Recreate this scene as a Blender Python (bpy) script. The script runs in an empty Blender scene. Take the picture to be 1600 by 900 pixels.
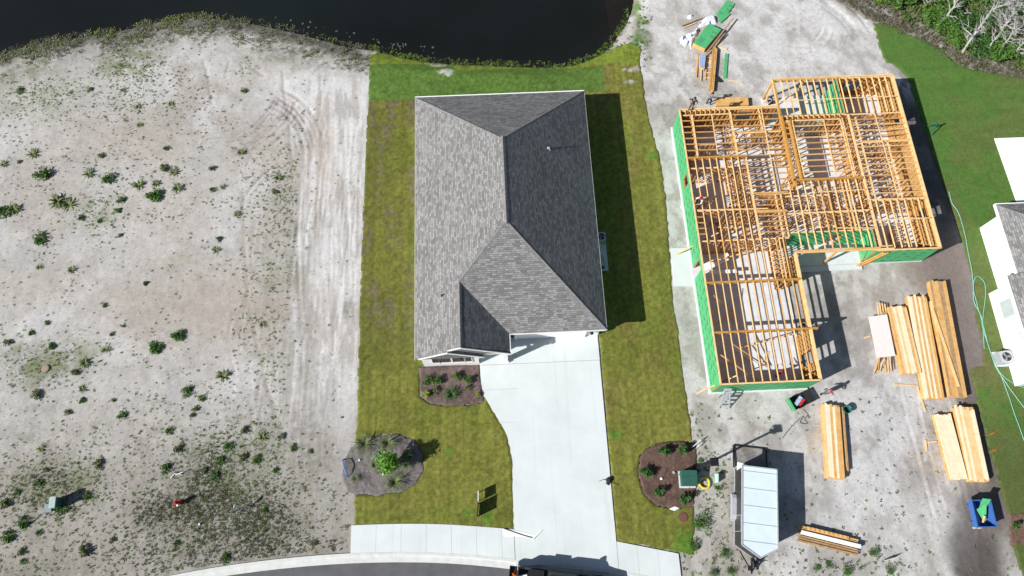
import bpy, bmesh, math, random
import numpy as np
from mathutils import Vector, Matrix
random.seed(7); RNG=np.random.default_rng(11)
SC=bpy.context.scene; COL=SC.collection
R=math.radians
# ---------------------------------------------------------------- camera
FPX=1089.; CAMH=54.
TH=math.atan(FPX/2982.); PSI=math.atan(145*math.sin(TH)/FPX)
_fh=Vector((math.sin(PSI),math.cos(PSI),0)); _rt=Vector((math.cos(PSI),-math.sin(PSI),0))
_fw=_fh*math.sin(TH)+Vector((0,0,-math.cos(TH))); _up=_fh*math.cos(TH)+Vector((0,0,math.sin(TH)))
cd=bpy.data.cameras.new('camera'); cam=bpy.data.objects.new('camera',cd); COL.objects.link(cam)
cd.sensor_width=36; cd.lens=36*FPX/1600; cd.clip_end=2000; cd.clip_start=.5
mw=Matrix((( _rt.x,_up.x,-_fw.x,0),(_rt.y,_up.y,-_fw.y,0),(_rt.z,_up.z,-_fw.z,CAMH),(0,0,0,1)))
cam.matrix_world=mw; SC.camera=cam
def P(px,py,z=0.):           # where the surveyed photo point stands on level z
    d=_rt*(px-800)+_up*(450-py)+_fw*FPX
    t=(z-CAMH)/d.z
    return (d.x*t,d.y*t)
def PL(pts,z=0.): return [P(a,b,z) for a,b in pts]
# ---------------------------------------------------------------- light
SUNV=Vector((-3.90,-1.60,2.95)).normalized()
sl=bpy.data.lights.new('sun','SUN'); sl.energy=5.0; sl.angle=R(.53); sl.color=(1,.97,.925)
so=bpy.data.objects.new('sun',sl); COL.objects.link(so); so.rotation_euler=SUNV.to_track_quat('Z','Y').to_euler()
W=bpy.data.worlds.new('World'); SC.world=W; W.use_nodes=True
nt=W.node_tree; sky=nt.nodes.new('ShaderNodeTexSky'); sky.sky_type='NISHITA'; sky.sun_disc=False
sky.sun_elevation=math.asin(SUNV.z); sky.sun_rotation=math.atan2(SUNV.x,SUNV.y)%(2*math.pi)
bg=nt.nodes['Background']; bg.inputs['Strength'].default_value=.055; nt.links.new(sky.outputs[0],bg.inputs[0])
SC.view_settings.view_transform='Standard'; SC.view_settings.look='None'; SC.view_settings.gamma=1
SC.view_settings.exposure=.5
# ---------------------------------------------------------------- materials
def newmat(name,rough=.8,metal=0.,spec=.3):
    m=bpy.data.materials.new(name); m.use_nodes=True; b=m.node_tree.nodes['Principled BSDF']
    b.inputs['Roughness'].default_value=rough; b.inputs['Metallic'].default_value=metal
    b.inputs['Specular IOR Level'].default_value=spec
    return m,m.node_tree,b
def nd(nt,t,**k):
    n=nt.nodes.new(t)
    for a,v in k.items():
        if hasattr(n,a): setattr(n,a,v)
        else: n.inputs[a.replace('_',' ')].default_value=v
    return n
def mixc(nt,fac,a,b,blend='MIX'):
    n=nt.nodes.new('ShaderNodeMix'); n.data_type='RGBA'; n.blend_type=blend
    for i,v in ((0,fac),(6,a),(7,b)):
        if isinstance(v,bpy.types.NodeSocket): nt.links.new(v,n.inputs[i])
        elif i==0: n.inputs[0].default_value=v
        else: n.inputs[i].default_value=(*v,1)
    return n.outputs[2]
def noise(nt,scale,detail=4,rough=.6,coord='Object',vec=None):
    n=nd(nt,'ShaderNodeTexNoise',Scale=scale,Detail=detail,Roughness=rough)
    if vec is None:
        tc=nt.nodes.new('ShaderNodeTexCoord'); vec=tc.outputs[coord]
    nt.links.new(vec,n.inputs['Vector']); return n.outputs['Fac']
def ramp(nt,fac,a,b):
    n=nt.nodes.new('ShaderNodeMapRange'); n.inputs[1].default_value=a; n.inputs[2].default_value=b
    nt.links.new(fac,n.inputs[0]); return n.outputs[0]
def bump(nt,b,h,strength,dist=.02):
    n=nt.nodes.new('ShaderNodeBump'); n.inputs['Strength'].default_value=strength; n.inputs['Distance'].default_value=dist
    nt.links.new(h,n.inputs['Height']); nt.links.new(n.outputs[0],b.inputs['Normal'])
def MAT(name,col,col2=None,scale=8,rough=.8,metal=0.,bmp=0.,spec=.3,coord='Object',lo=.35,hi=.65):
    m,nt,b=newmat(name,rough,metal,spec)
    if col2 is None: col2=tuple(c*.82 for c in col)
    f=noise(nt,scale,5,.65,coord); c=mixc(nt,ramp(nt,f,lo,hi),col,col2)
    nt.links.new(c,b.inputs['Base Color'])
    if bmp: bump(nt,b,noise(nt,scale*5,3,.6,coord),bmp)
    return m
def ATTR(name,fine=((9,.25),(45,.35)),bmp=.5,bscale=30,rough=.95,dist=.03):
    """surface whose base colour is a per-vertex map of soils and growth, with fine grain on top"""
    m,nt,b=newmat(name,rough,0,.15)
    a=nt.nodes.new('ShaderNodeAttribute'); a.attribute_name='Col'; c=a.outputs['Color']
    for s,k in fine:
        f=ramp(nt,noise(nt,s,4,.7),.3,.7)
        mm=nt.nodes.new('ShaderNodeMapRange'); mm.inputs[3].default_value=1-k; mm.inputs[4].default_value=1+k; nt.links.new(f,mm.inputs[0])
        v=nt.nodes.new('ShaderNodeVectorMath'); v.operation='SCALE'; nt.links.new(c,v.inputs[0]); nt.links.new(mm.outputs[0],v.inputs['Scale']); c=v.outputs[0]
    nt.links.new(c,b.inputs['Base Color'])
    bump(nt,b,noise(nt,bscale,5,.7),bmp,dist)
    return m
M={}
M['ground']=ATTR('sandy_soil',((.9,.08),(3.2,.10),(11,.13),(42,.2)),.5,14,dist=.04)
M['turf']=ATTR('turf',((5,.10),(13,.26),(34,.34)),1.,16,dist=.07)
M['mulch']=ATTR('mulch',((14,.3),(50,.5)),1.,24,dist=.06)
M['concrete']=MAT('pale_concrete',(.605,.645,.64),(.575,.615,.61),1.2,.85,bmp=.08)
def stained(name,base,dull,dust):
    m,nt,b=newmat(name,.85,0,.25)
    c=mixc(nt,ramp(nt,noise(nt,.35,5,.65),.38,.66),base,dull)
    mp=nt.nodes.new('ShaderNodeMapping'); tc=nt.nodes.new('ShaderNodeTexCoord'); mp.inputs['Scale'].default_value=(2.6,.10,1); nt.links.new(tc.outputs['Object'],mp.inputs[0])
    f=ramp(nt,noise(nt,1.,4,.6,vec=mp.outputs[0]),.55,.78); mu=nt.nodes.new('ShaderNodeMath'); mu.operation='MULTIPLY'; mu.inputs[1].default_value=.55; nt.links.new(f,mu.inputs[0])
    c=mixc(nt,mu.outputs[0],c,dust)
    f=ramp(nt,noise(nt,5,4,.7),.66,.78); mu=nt.nodes.new('ShaderNodeMath'); mu.operation='MULTIPLY'; mu.inputs[1].default_value=.4; nt.links.new(f,mu.inputs[0])
    c=mixc(nt,mu.outputs[0],c,dust); nt.links.new(c,b.inputs['Base Color']); bump(nt,b,noise(nt,20,3,.6),.1); return m
M['concrete']=stained('pale_concrete',(.595,.64,.64),(.535,.575,.575),(.47,.485,.475))
M['concrete_old']=MAT('kerb_concrete',(.57,.59,.57),(.50,.51,.49),2.,.85,bmp=.08)
M['asphalt']=MAT('asphalt',(.115,.115,.125),(.09,.09,.098),.8,.9,bmp=.3)
M['slab']=MAT('slab_concrete',(.62,.645,.68),(.53,.55,.58),1.5,.85)
M['white']=MAT('white_paint',(.80,.81,.80),(.76,.77,.76),3,.6)
M['stucco']=MAT('white_stucco',(.80,.81,.80),(.77,.78,.77),6,.85,bmp=.15)
M['shake']=MAT('grey_shake_siding',(.20,.20,.205),(.13,.125,.125),6,.85)
M['wood']=MAT('fresh_pine',(.64,.405,.165),(.53,.285,.09),2.2,.75)
M['wood_pale']=MAT('pale_pine',(.76,.55,.285),(.69,.43,.185),2.5,.75)
M['wood_gold']=MAT('laminated_beam',(.50,.27,.065),(.40,.20,.045),3,.7)
M['lumber']=MAT('pale_lumber',(.80,.69,.50),(.72,.59,.40),2.5,.75)
M['wood_brown']=MAT('brown_pine',(.42,.28,.15),(.30,.18,.09),3,.8)
M['wood_red']=MAT('stud_pine',(.56,.30,.095),(.44,.20,.05),2,.8)
M['osb']=MAT('oriented_strand_board',(.46,.29,.12),(.36,.21,.075),9,.8)
M['green']=MAT('green_sheathing',(.085,.40,.165),(.07,.34,.14),1.6,.65)
M['greenprint']=MAT('dark_green_print',(.02,.12,.05),None,3,.7)
M['black']=MAT('black_paint',(.012,.012,.014),(.02,.02,.022),4,.35,spec=.5)
M['blackmat']=MAT('black_plastic',(.02,.02,.022),(.03,.03,.03),9,.7)
M['rubber']=MAT('tyre_rubber',(.02,.02,.02),(.03,.03,.03),9,.85)
M['steel']=MAT('galvanised_steel',(.50,.52,.55),(.40,.42,.45),6,.45,.25)
M['steel_dark']=MAT('dark_steel',(.10,.10,.11),(.07,.07,.075),6,.5,.6)
M['trailer_roof']=MAT('trailer_roof',(.60,.70,.76),(.55,.645,.71),1.5,.45,spec=.4)
M['glass']=MAT('window_glass',(.03,.04,.045),(.02,.025,.03),2,.08,spec=.6)
M['blind']=MAT('window_blind',(.40,.45,.45),(.35,.4,.4),2,.3)
M['blue']=MAT('blue_steel_paint',(.025,.10,.36),(.06,.14,.34),6,.5)
M['bluefilm']=MAT('blue_film',(.12,.22,.45),(.45,.52,.62),9,.4)
M['wrap']=MAT('white_house_wrap',(.75,.78,.83),(.5,.54,.66),4,.5,bmp=.3)
M['tgreen']=MAT('dark_green_enamel',(.022,.085,.062),(.03,.10,.075),3,.45)
M['teal']=MAT('teal_plastic',(.01,.13,.11),None,6,.5)
M['mint']=MAT('mint_hose',(.20,.46,.36),None,6,.5)
M['red']=MAT('red_paint',(.45,.03,.03),(.35,.02,.02),8,.45)
M['orange']=MAT('orange_plastic',(.80,.16,.03),None,8,.5)
M['yellow']=MAT('yellow_plastic',(.75,.58,.04),None,8,.5)
M['bluepipe']=MAT('blue_pipe',(.05,.22,.62),None,8,.5)
M['brown_lid']=MAT('brown_cover',(.16,.075,.05),(.12,.06,.045),5,.8)
M['bark']=MAT('bark',(.12,.09,.06),(.08,.06,.045),14,.9)
M['deadwood']=MAT('bleached_wood',(.45,.44,.43),(.28,.27,.26),9,.85)
M['skin']=MAT('skin',(.42,.24,.16),None,8,.6)
M['hair']=MAT('dark_hair',(.015,.012,.01),None,8,.7)
M['grey_utility']=MAT('grey_green_cabinet',(.38,.46,.45),(.30,.38,.37),9,.5)
M['stone']=MAT('stone',(.30,.29,.27),(.2,.19,.18),9,.9)
M['lilypad']=MAT('waterside_tuft',(.06,.065,.06),(.10,.10,.09),9,.9)
M['lamp_red']=MAT('red_lens',(.7,.10,.05),None,8,.3)
M['cloth_dark']=MAT('dark_cloth',(.02,.02,.025),(.035,.035,.04),6,.9)
M['cloth_red']=MAT('red_cloth',(.42,.03,.03),None,6,.9)
M['cloth_white']=MAT('white_cloth',(.6,.6,.58),None,6,.9)
M['cloth_navy']=MAT('grey_blue_cloth',(.10,.11,.17),(.16,.15,.2),6,.9)
M['cloth_brown']=MAT('brown_cloth',(.16,.10,.07),None,6,.9)
def LEAF(name,c1,c2,scale=3):
    m,nt,b=newmat(name,.6,0,.25)
    g=nt.nodes.new('ShaderNodeObjectInfo'); f=ramp(nt,noise(nt,scale,3,.6),.3,.7)
    c=mixc(nt,f,c1,c2); nt.links.new(c,b.inputs['Base Color'])
    b.inputs['Subsurface Weight'].default_value=0.
    return m
M['leaf_dark']=LEAF('dark_green_leaf',(.03,.085,.018),(.055,.13,.028))
M['leaf_mid']=LEAF('mid_green_leaf',(.05,.125,.02),(.085,.17,.03))
M['leaf_bright']=LEAF('bright_green_leaf',(.10,.27,.02),(.17,.36,.04),9)
M['leaf_olive']=LEAF('olive_leaf',(.085,.115,.035),(.13,.165,.055))
M['leaf_yellow']=LEAF('yellow_green_leaf',(.30,.36,.03),(.20,.30,.03),9)
M['leaf_grey']=LEAF('grey_green_leaf',(.13,.15,.09),(.20,.21,.14),5)
M['leaf_reed']=LEAF('ornamental_grass_leaf',(.09,.14,.035),(.19,.22,.10),6)
M['weed']=ATTR('weed_leaves',((20,.3),),0.0,10,.75)
# shingles in metres from the UV map: u along the eave, v up the slope
def shingles(name,c1,c2,mort):
    m,nt,b=newmat(name,.92,0,.15)
    uv=nt.nodes.new('ShaderNodeUVMap'); uv.uv_map='UVMap'
    br=nd(nt,'ShaderNodeTexBrick'); br.offset=.37; br.offset_frequency=2; br.squash=1.35; br.squash_frequency=3
    br.inputs['Scale'].default_value=1; br.inputs['Brick Width'].default_value=.33; br.inputs['Row Height'].default_value=.16
    br.inputs['Mortar Size'].default_value=.016; br.inputs['Mortar Smooth'].default_value=.3; br.inputs['Bias'].default_value=-.05
    br.inputs['Color1'].default_value=(*c1,1); br.inputs['Color2'].default_value=(*c2,1); br.inputs['Mortar'].default_value=(*mort,1)
    nt.links.new(uv.outputs[0],br.inputs['Vector'])
    # break the rows up a little
    f=ramp(nt,noise(nt,2.6,4,.7,vec=uv.outputs[0]),.3,.7)
    c=mixc(nt,.12,br.outputs['Color'],mixc(nt,f,c1,c2))
    f2=ramp(nt,noise(nt,.35,3,.6,vec=uv.outputs[0]),.3,.7)
    mm=nt.nodes.new('ShaderNodeMapRange'); mm.inputs[3].default_value=.92; mm.inputs[4].default_value=1.08; nt.links.new(f2,mm.inputs[0])
    v=nt.nodes.new('ShaderNodeVectorMath'); v.operation='SCALE'; nt.links.new(c,v.inputs[0]); nt.links.new(mm.outputs[0],v.inputs['Scale'])
    nt.links.new(v.outputs[0],b.inputs['Base Color'])
    bump(nt,b,br.outputs['Fac'],.5,-.012)
    return m
M['shingle']=shingles('asphalt_shingles',(.272,.273,.270),(.122,.119,.117),(.10,.10,.105))
M['cap']=MAT('ridge_cap_shingle',(.22,.215,.215),(.13,.125,.125),5,.9)
def water():
    m,nt,b=newmat('pond_water',.06,0,.5)
    f=ramp(nt,noise(nt,.05,3,.5),.35,.65)
    c=mixc(nt,f,(.008,.011,.010),(.014,.020,.019)); nt.links.new(c,b.inputs['Base Color'])
    bump(nt,b,noise(nt,1.4,4,.6),.05,.05)
    out=nt.nodes['Material Output']; tr=nd(nt,'ShaderNodeBsdfTransparent'); tr.inputs[0].default_value=(.42,.30,.18,1)
    mx=nd(nt,'ShaderNodeMixShader'); mx.inputs[0].default_value=.62
    nt.links.new(tr.outputs[0],mx.inputs[1]); nt.links.new(b.outputs[0],mx.inputs[2]); nt.links.new(mx.outputs[0],out.inputs[0])
    return m
M['water']=water()
# ---------------------------------------------------------------- object helpers
def tag(o,label=None,cat=None,group=None,kind=None):
    if label: o['label']=label
    if cat: o['category']=cat
    if group: o['group']=group
    if kind: o['kind']=kind
    return o
def empty(name,loc=(0,0,0),rz=0.,label=None,cat=None,group=None):
    o=bpy.data.objects.new(name,None); COL.objects.link(o); o.location=loc; o.rotation_euler=(0,0,rz); o.empty_display_size=.3
    return tag(o,label,cat,group)
class MB:
    def __init__(s): s.v=[]; s.f=[]; s.m=[]; s.uv=None
    def add(s,vs,fs,mi=0):
        k=len(s.v); s.v+= [tuple(v) for v in vs]; s.f+=[tuple(i+k for i in f) for f in fs]; s.m+=[mi]*len(fs); return s
    def hexa(s,p,mi=0):      # 8 pts: bottom 4 ccw, top 4 ccw
        return s.add(p,[(3,2,1,0),(4,5,6,7),(0,1,5,4),(1,2,6,5),(2,3,7,6),(3,0,4,7)],mi)
    def box(s,x0,x1,y0,y1,z0,z1,mi=0):
        return s.hexa([(x0,y0,z0),(x1,y0,z0),(x1,y1,z0),(x0,y1,z0),(x0,y0,z1),(x1,y0,z1),(x1,y1,z1),(x0,y1,z1)],mi)
    def beam(s,a,b,w,h,mi=0,up=(0,0,1)):
        a=Vector(a); b=Vector(b); d=(b-a).normalized(); u=Vector(up)
        if abs(d.dot(u))>.99: u=Vector((1,0,0))
        r=d.cross(u).normalized()*(w/2); u=r.cross(d).normalized()*(h/2)
        q=[]
        for c in (a,b): q.append([c-r-u,c+r-u,c+r+u,c-r+u])
        A,B=q
        return s.hexa([A[0],A[1],B[1],B[0],A[3],A[2],B[2],B[3]],mi)
    def prism(s,poly,z0,z1,mi=0):
        n=len(poly); a=sum(poly[i][0]*poly[(i+1)%n][1]-poly[(i+1)%n][0]*poly[i][1] for i in range(n))
        if a<0: poly=poly[::-1]
        f0=z0 if callable(z0) else (lambda x,y:z0); f1=z1 if callable(z1) else (lambda x,y:z1)
        vs=[(x,y,f0(x,y)) for x,y in poly]+[(x,y,f1(x,y)) for x,y in poly]
        return s.add(vs,[tuple(range(n-1,-1,-1)),tuple(range(n,2*n))]+[(i,(i+1)%n,n+(i+1)%n,n+i) for i in range(n)],mi)
    def cyl(s,a,b,r0,r1=None,n=12,mi=0,caps=True):
        r1=r0 if r1 is None else r1; a=Vector(a); b=Vector(b); d=(b-a).normalized()
        u=Vector((0,0,1)) if abs(d.z)<.9 else Vector((1,0,0)); e=d.cross(u).normalized(); g=d.cross(e)
        vs=[a+(e*math.cos(2*math.pi*i/n)+g*math.sin(2*math.pi*i/n))*r0 for i in range(n)]+[b+(e*math.cos(2*math.pi*i/n)+g*math.sin(2*math.pi*i/n))*r1 for i in range(n)]
        fs=[(i,n+i,n+(i+1)%n,(i+1)%n) for i in range(n)]
        if caps: fs+=[tuple(range(n)),tuple(range(2*n-1,n-1,-1))]
        return s.add(vs,fs,mi)
    def tube(s,pts,r,n=6,mi=0):
        pts=[Vector(p) for p in pts]; rs=r if isinstance(r,(list,tuple)) else [r]*len(pts)
        rings=[]
        for i,p in enumerate(pts):
            d=(pts[min(i+1,len(pts)-1)]-pts[max(i-1,0)]).normalized()
            u=Vector((0,0,1)) if abs(d.z)<.9 else Vector((1,0,0)); e=d.cross(u).normalized(); g=d.cross(e)
            rings+= [p+(e*math.cos(2*math.pi*k/n)+g*math.sin(2*math.pi*k/n))*rs[i] for k in range(n)]
        fs=[]
        for i in range(len(pts)-1):
            for k in range(n): fs.append((i*n+k,i*n+(k+1)%n,(i+1)*n+(k+1)%n,(i+1)*n+k))
        fs+=[tuple(range(n)),tuple(range(len(pts)*n-1,len(pts)*n-n-1,-1))]
        return s.add(rings,fs,mi)
    def blade(s,base,ang,length,w,rise,droop,mi=0,seg=3):
        """an arching leaf"""
        bx,by,bz=base; c,sn=math.cos(ang),math.sin(ang); L=[];Rr=[]
        for i in range(seg+1):
            t=i/seg; r=length*t; z=bz+rise*math.sin(min(1,t*1.1)*math.pi*.62)*1.0-droop*t*t; ww=w*(1-t)**.6*(.5+min(1,t*3)*.5)/2
            if i==seg: ww=.002
            L.append((bx+c*r-sn*ww,by+sn*r+c*ww,z)); Rr.append((bx+c*r+sn*ww,by+sn*r-c*ww,z))
        vs=L+Rr; n=seg+1
        return s.add(vs,[(i,n+i,n+i+1,i+1) for i in range(seg)],mi)
    def build(s,name,mats,parent=None,loc=None,smooth=False,rz=None):
        me=bpy.data.meshes.new(name); me.from_pydata(s.v,[],s.f)
        if not isinstance(mats,(list,tuple)): mats=[mats]
        for m in mats: me.materials.append(m)
        if len(mats)>1: me.polygons.foreach_set('material_index',s.m)
        if smooth: me.polygons.foreach_set('use_smooth',[True]*len(me.polygons))
        me.update(); o=bpy.data.objects.new(name,me); COL.objects.link(o)
        if parent is not None: o.parent=parent
        if loc: o.location=loc
        if rz is not None: o.rotation_euler=(0,0,rz)
        return o
def copy_tree(o,parent=None):
    c=o.copy(); COL.objects.link(c)
    if parent is not None: c.parent=parent
    for ch in [x for x in bpy.data.objects if x.parent==o]: copy_tree(ch,c)
    return c
_ch={}
def kids(o): return [x for x in bpy.data.objects if x.parent==o]
# ---------------------------------------------------------------- numpy tools for terrain
def vnoise(x,y,s,seed=0):
    r=np.random.default_rng(seed); N=256; L=r.random((N,N))
    u=x/s+1000.3; v=y/s+1000.7; i=np.floor(u).astype(int); j=np.floor(v).astype(int); fu=u-i; fv=v-j
    fu=fu*fu*(3-2*fu); fv=fv*fv*(3-2*fv)
    a=L[i%N,j%N]; b=L[(i+1)%N,j%N]; c=L[i%N,(j+1)%N]; d=L[(i+1)%N,(j+1)%N]
    return a*(1-fu)*(1-fv)+b*fu*(1-fv)+c*(1-fu)*fv+d*fu*fv
def fbm(x,y,s,seed=0,oct=4):
    t=0;w=0;a=1.
    for k in range(oct): t=t+a*vnoise(x,y,s/2**k,seed+k*17); w+=a; a*=.55
    return t/w
def sm(x,a,b):
    t=np.clip((x-a)/(b-a),0,1); return t*t*(3-2*t)
def inpoly(x,y,poly):
    r=np.zeros(x.shape,bool); n=len(poly)
    for i in range(n):
        x0,y0=poly[i]; x1,y1=poly[(i+1)%n]
        if y0==y1: continue
        c=((y0>y)!=(y1>y))&(x<(x1-x0)*(y-y0)/(y1-y0)+x0); r^=c
    return r
def sdist(x,y,poly):      # + outside, - inside
    d=np.full(x.shape,1e9); n=len(poly)
    for i in range(n):
        x0,y0=poly[i]; x1,y1=poly[(i+1)%n]; ex,ey=x1-x0,y1-y0; L=ex*ex+ey*ey+1e-9
        t=np.clip(((x-x0)*ex+(y-y0)*ey)/L,0,1); d=np.minimum(d,np.hypot(x-x0-t*ex,y-y0-t*ey))
    return np.where(inpoly(x,y,poly),-d,d)
def ldist(x,y,pts):
    d=np.full(x.shape,1e9)
    for (x0,y0),(x1,y1) in zip(pts[:-1],pts[1:]):
        ex,ey=x1-x0,y1-y0; L=ex*ex+ey*ey+1e-9
        t=np.clip(((x-x0)*ex+(y-y0)*ey)/L,0,1); d=np.minimum(d,np.hypot(x-x0-t*ex,y-y0-t*ey))
    return d
def smooth_poly(pts,k=6):   # catmull-rom closed
    out=[];n=len(pts)
    for i in range(n):
        p0,p1,p2,p3=[np.array(pts[(i+j)%n]) for j in (-1,0,1,2)]
        for a in range(k):
            t=a/k; out.append(tuple(.5*((2*p1)+(-p0+p2)*t+(2*p0-5*p1+4*p2-p3)*t*t+(-p0+3*p1-3*p2+p3)*t**3)))
    return out
def smooth_line(pts,k=6):
    out=[];n=len(pts)
    for i in range(n-1):
        p0,p1,p2,p3=[np.array(pts[min(max(i+j,0),n-1)],float) for j in (-1,0,1,2)]
        for a in range(k):
            t=a/k; out.append(tuple(.5*((2*p1)+(-p0+p2)*t+(2*p0-5*p1+4*p2-p3)*t*t+(-p0+3*p1-3*p2+p3)*t**3)))
    out.append(tuple(pts[-1])); return out
def grid_mesh(name,X,Y,Z,C,keep,mat,kind='structure'):
    ny,nx=X.shape; vid=np.arange(nx*ny).reshape(ny,nx)
    q=np.stack([vid[:-1,:-1],vid[:-1,1:],vid[1:,1:],vid[1:,:-1]],-1).reshape(-1,4)
    if keep is not None:
        k=keep[:-1,:-1]&keep[:-1,1:]&keep[1:,1:]&keep[1:,:-1]; q=q[k.ravel()]
        used=np.unique(q); mp=np.zeros(nx*ny,int); mp[used]=np.arange(len(used)); q=mp[q]
    else: used=np.arange(nx*ny)
    co=np.stack([X.ravel()[used],Y.ravel()[used],Z.ravel()[used]],-1)
    me=bpy.data.meshes.new(name); me.vertices.add(len(co)); me.vertices.foreach_set('co',co.astype(np.float32).ravel())
    me.loops.add(q.size); me.loops.foreach_set('vertex_index',q.astype(np.int32).ravel())
    me.polygons.add(len(q)); me.polygons.foreach_set('loop_start',np.arange(0,q.size,4,dtype=np.int32))
    try: me.polygons.foreach_set('loop_total',np.full(len(q),4,dtype=np.int32))
    except Exception: pass
    me.polygons.foreach_set('use_smooth',np.ones(len(q),bool))
    ca=me.color_attributes.new('Col','FLOAT_COLOR','POINT')
    cc=np.concatenate([C.reshape(-1,3)[used],np.ones((len(used),1))],1); ca.data.foreach_set('color',cc.astype(np.float32).ravel())
    me.materials.append(mat); me.update(calc_edges=True); me.validate()
    o=bpy.data.objects.new(name,me); COL.objects.link(o); tag(o,kind=kind); return o
def lerp(c,col,w): return c+(np.array(col)-c)*w[...,None]

# ================================================================ THE LAND
POND=smooth_poly([(-75,40)]+PL([(-20,84),(0,78),(60,62),(130,52),(200,40),(260,26),(330,23),(420,36),(500,55),(545,68),(590,74),(650,88),(700,94),(780,97),(850,99),(900,95),(938,78),(962,48),(978,18)],-.5)+[(15,54),(18,64),(0,74),(-40,76),(-80,70)],4)
KERB=smooth_line([(-60,-16),(-44,-7.6),(-36,-3.9),(-30,-2.15),(-24.6,-1.13),(-18.5,-.47),(-11.75,-.22),(-4.66,-.54),(2.24,-1.5),(9.07,-2.59),(14,-3.9),(22,-6.6),(34,-12),(50,-22)],4)
def bankz(x,y,sd=None):
    sd=sdist(x,y,POND) if sd is None else sd
    return np.where(sd>0,-.52*(1-sm(sd,0,2.2)),-.52-2.0*sm(-sd,.1,4.8))
# --- main lot turf outline
LAWN=PL([(576,84),(577,100),(575,157),(567,330),(562,480),(558,640),(553,722),(553,822),(620,819),(700,820),(803,828),(801,720),(792,680),(770,640),(758,622),(752,606),(752,571),(700,560),(700,480),(900,480),(935,520),(938,560),(946,650),(954,740),(963,846),(1010,853),(1060,863),(1085,868),(1085,760),(1080,660),(1068,590),(1060,520),(1050,450),(1046,380),(1040,300),(1030,240),(1022,215),(1010,168),(1004,120),(1000,95),(1003,76),(988,66),(962,70),(945,78),(900,97),(850,101),(780,99),(700,96),(650,90),(600,79),(590,76)])
NLAWN=[P(1364,36),P(1380,36),P(1397,38),P(1416,52),P(1440,60),P(1480,84),P(1495,99),P(1520,108),P(1560,114),P(1600,121)]+[(60,36),(60,-12),(38.5,-12)]+[(37.4,-4.)]+PL([(1600,905),(1585,862),(1575,800),(1563,760),(1545,700),(1530,650),(1522,600),(1515,590),(1517,574),(1535,572),(1536,535),(1524,500),(1521,440),(1503,378),(1470,280),(1440,190),(1418,122),(1396,100),(1385,97),(1378,86)])
LB=PL([(548,700),(560,688),(590,680),(622,678),(648,688),(660,708),(662,735),(650,755),(628,768),(590,774),(560,773),(544,770),(534,750),(536,720)])
RB=PL([(1000,712),(1012,700),(1030,692),(1060,688),(1088,692),(1090,740),(1084,790),(1055,796),(1025,790),(1006,772),(997,742)])
FB=[(-6.75,13.36),(-1.95,13.36)]+PL([(752,606),(757,628),(735,633),(700,634),(672,631),(656,620)])
NB=PL([(1576,802),(1605,800),(1605,852),(1578,852)])
def axis(a,b,step,lo,hi):
    m=list(np.arange(a,b+step/2,step)); L=[];d=step
    x=a
    while x>lo: d*=1.25; x-=d; L.append(x)
    Rr=[];d=step;x=m[-1]
    while x<hi: d*=1.25; x+=d; Rr.append(x)
    return np.array(L[::-1]+m+Rr)
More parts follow.
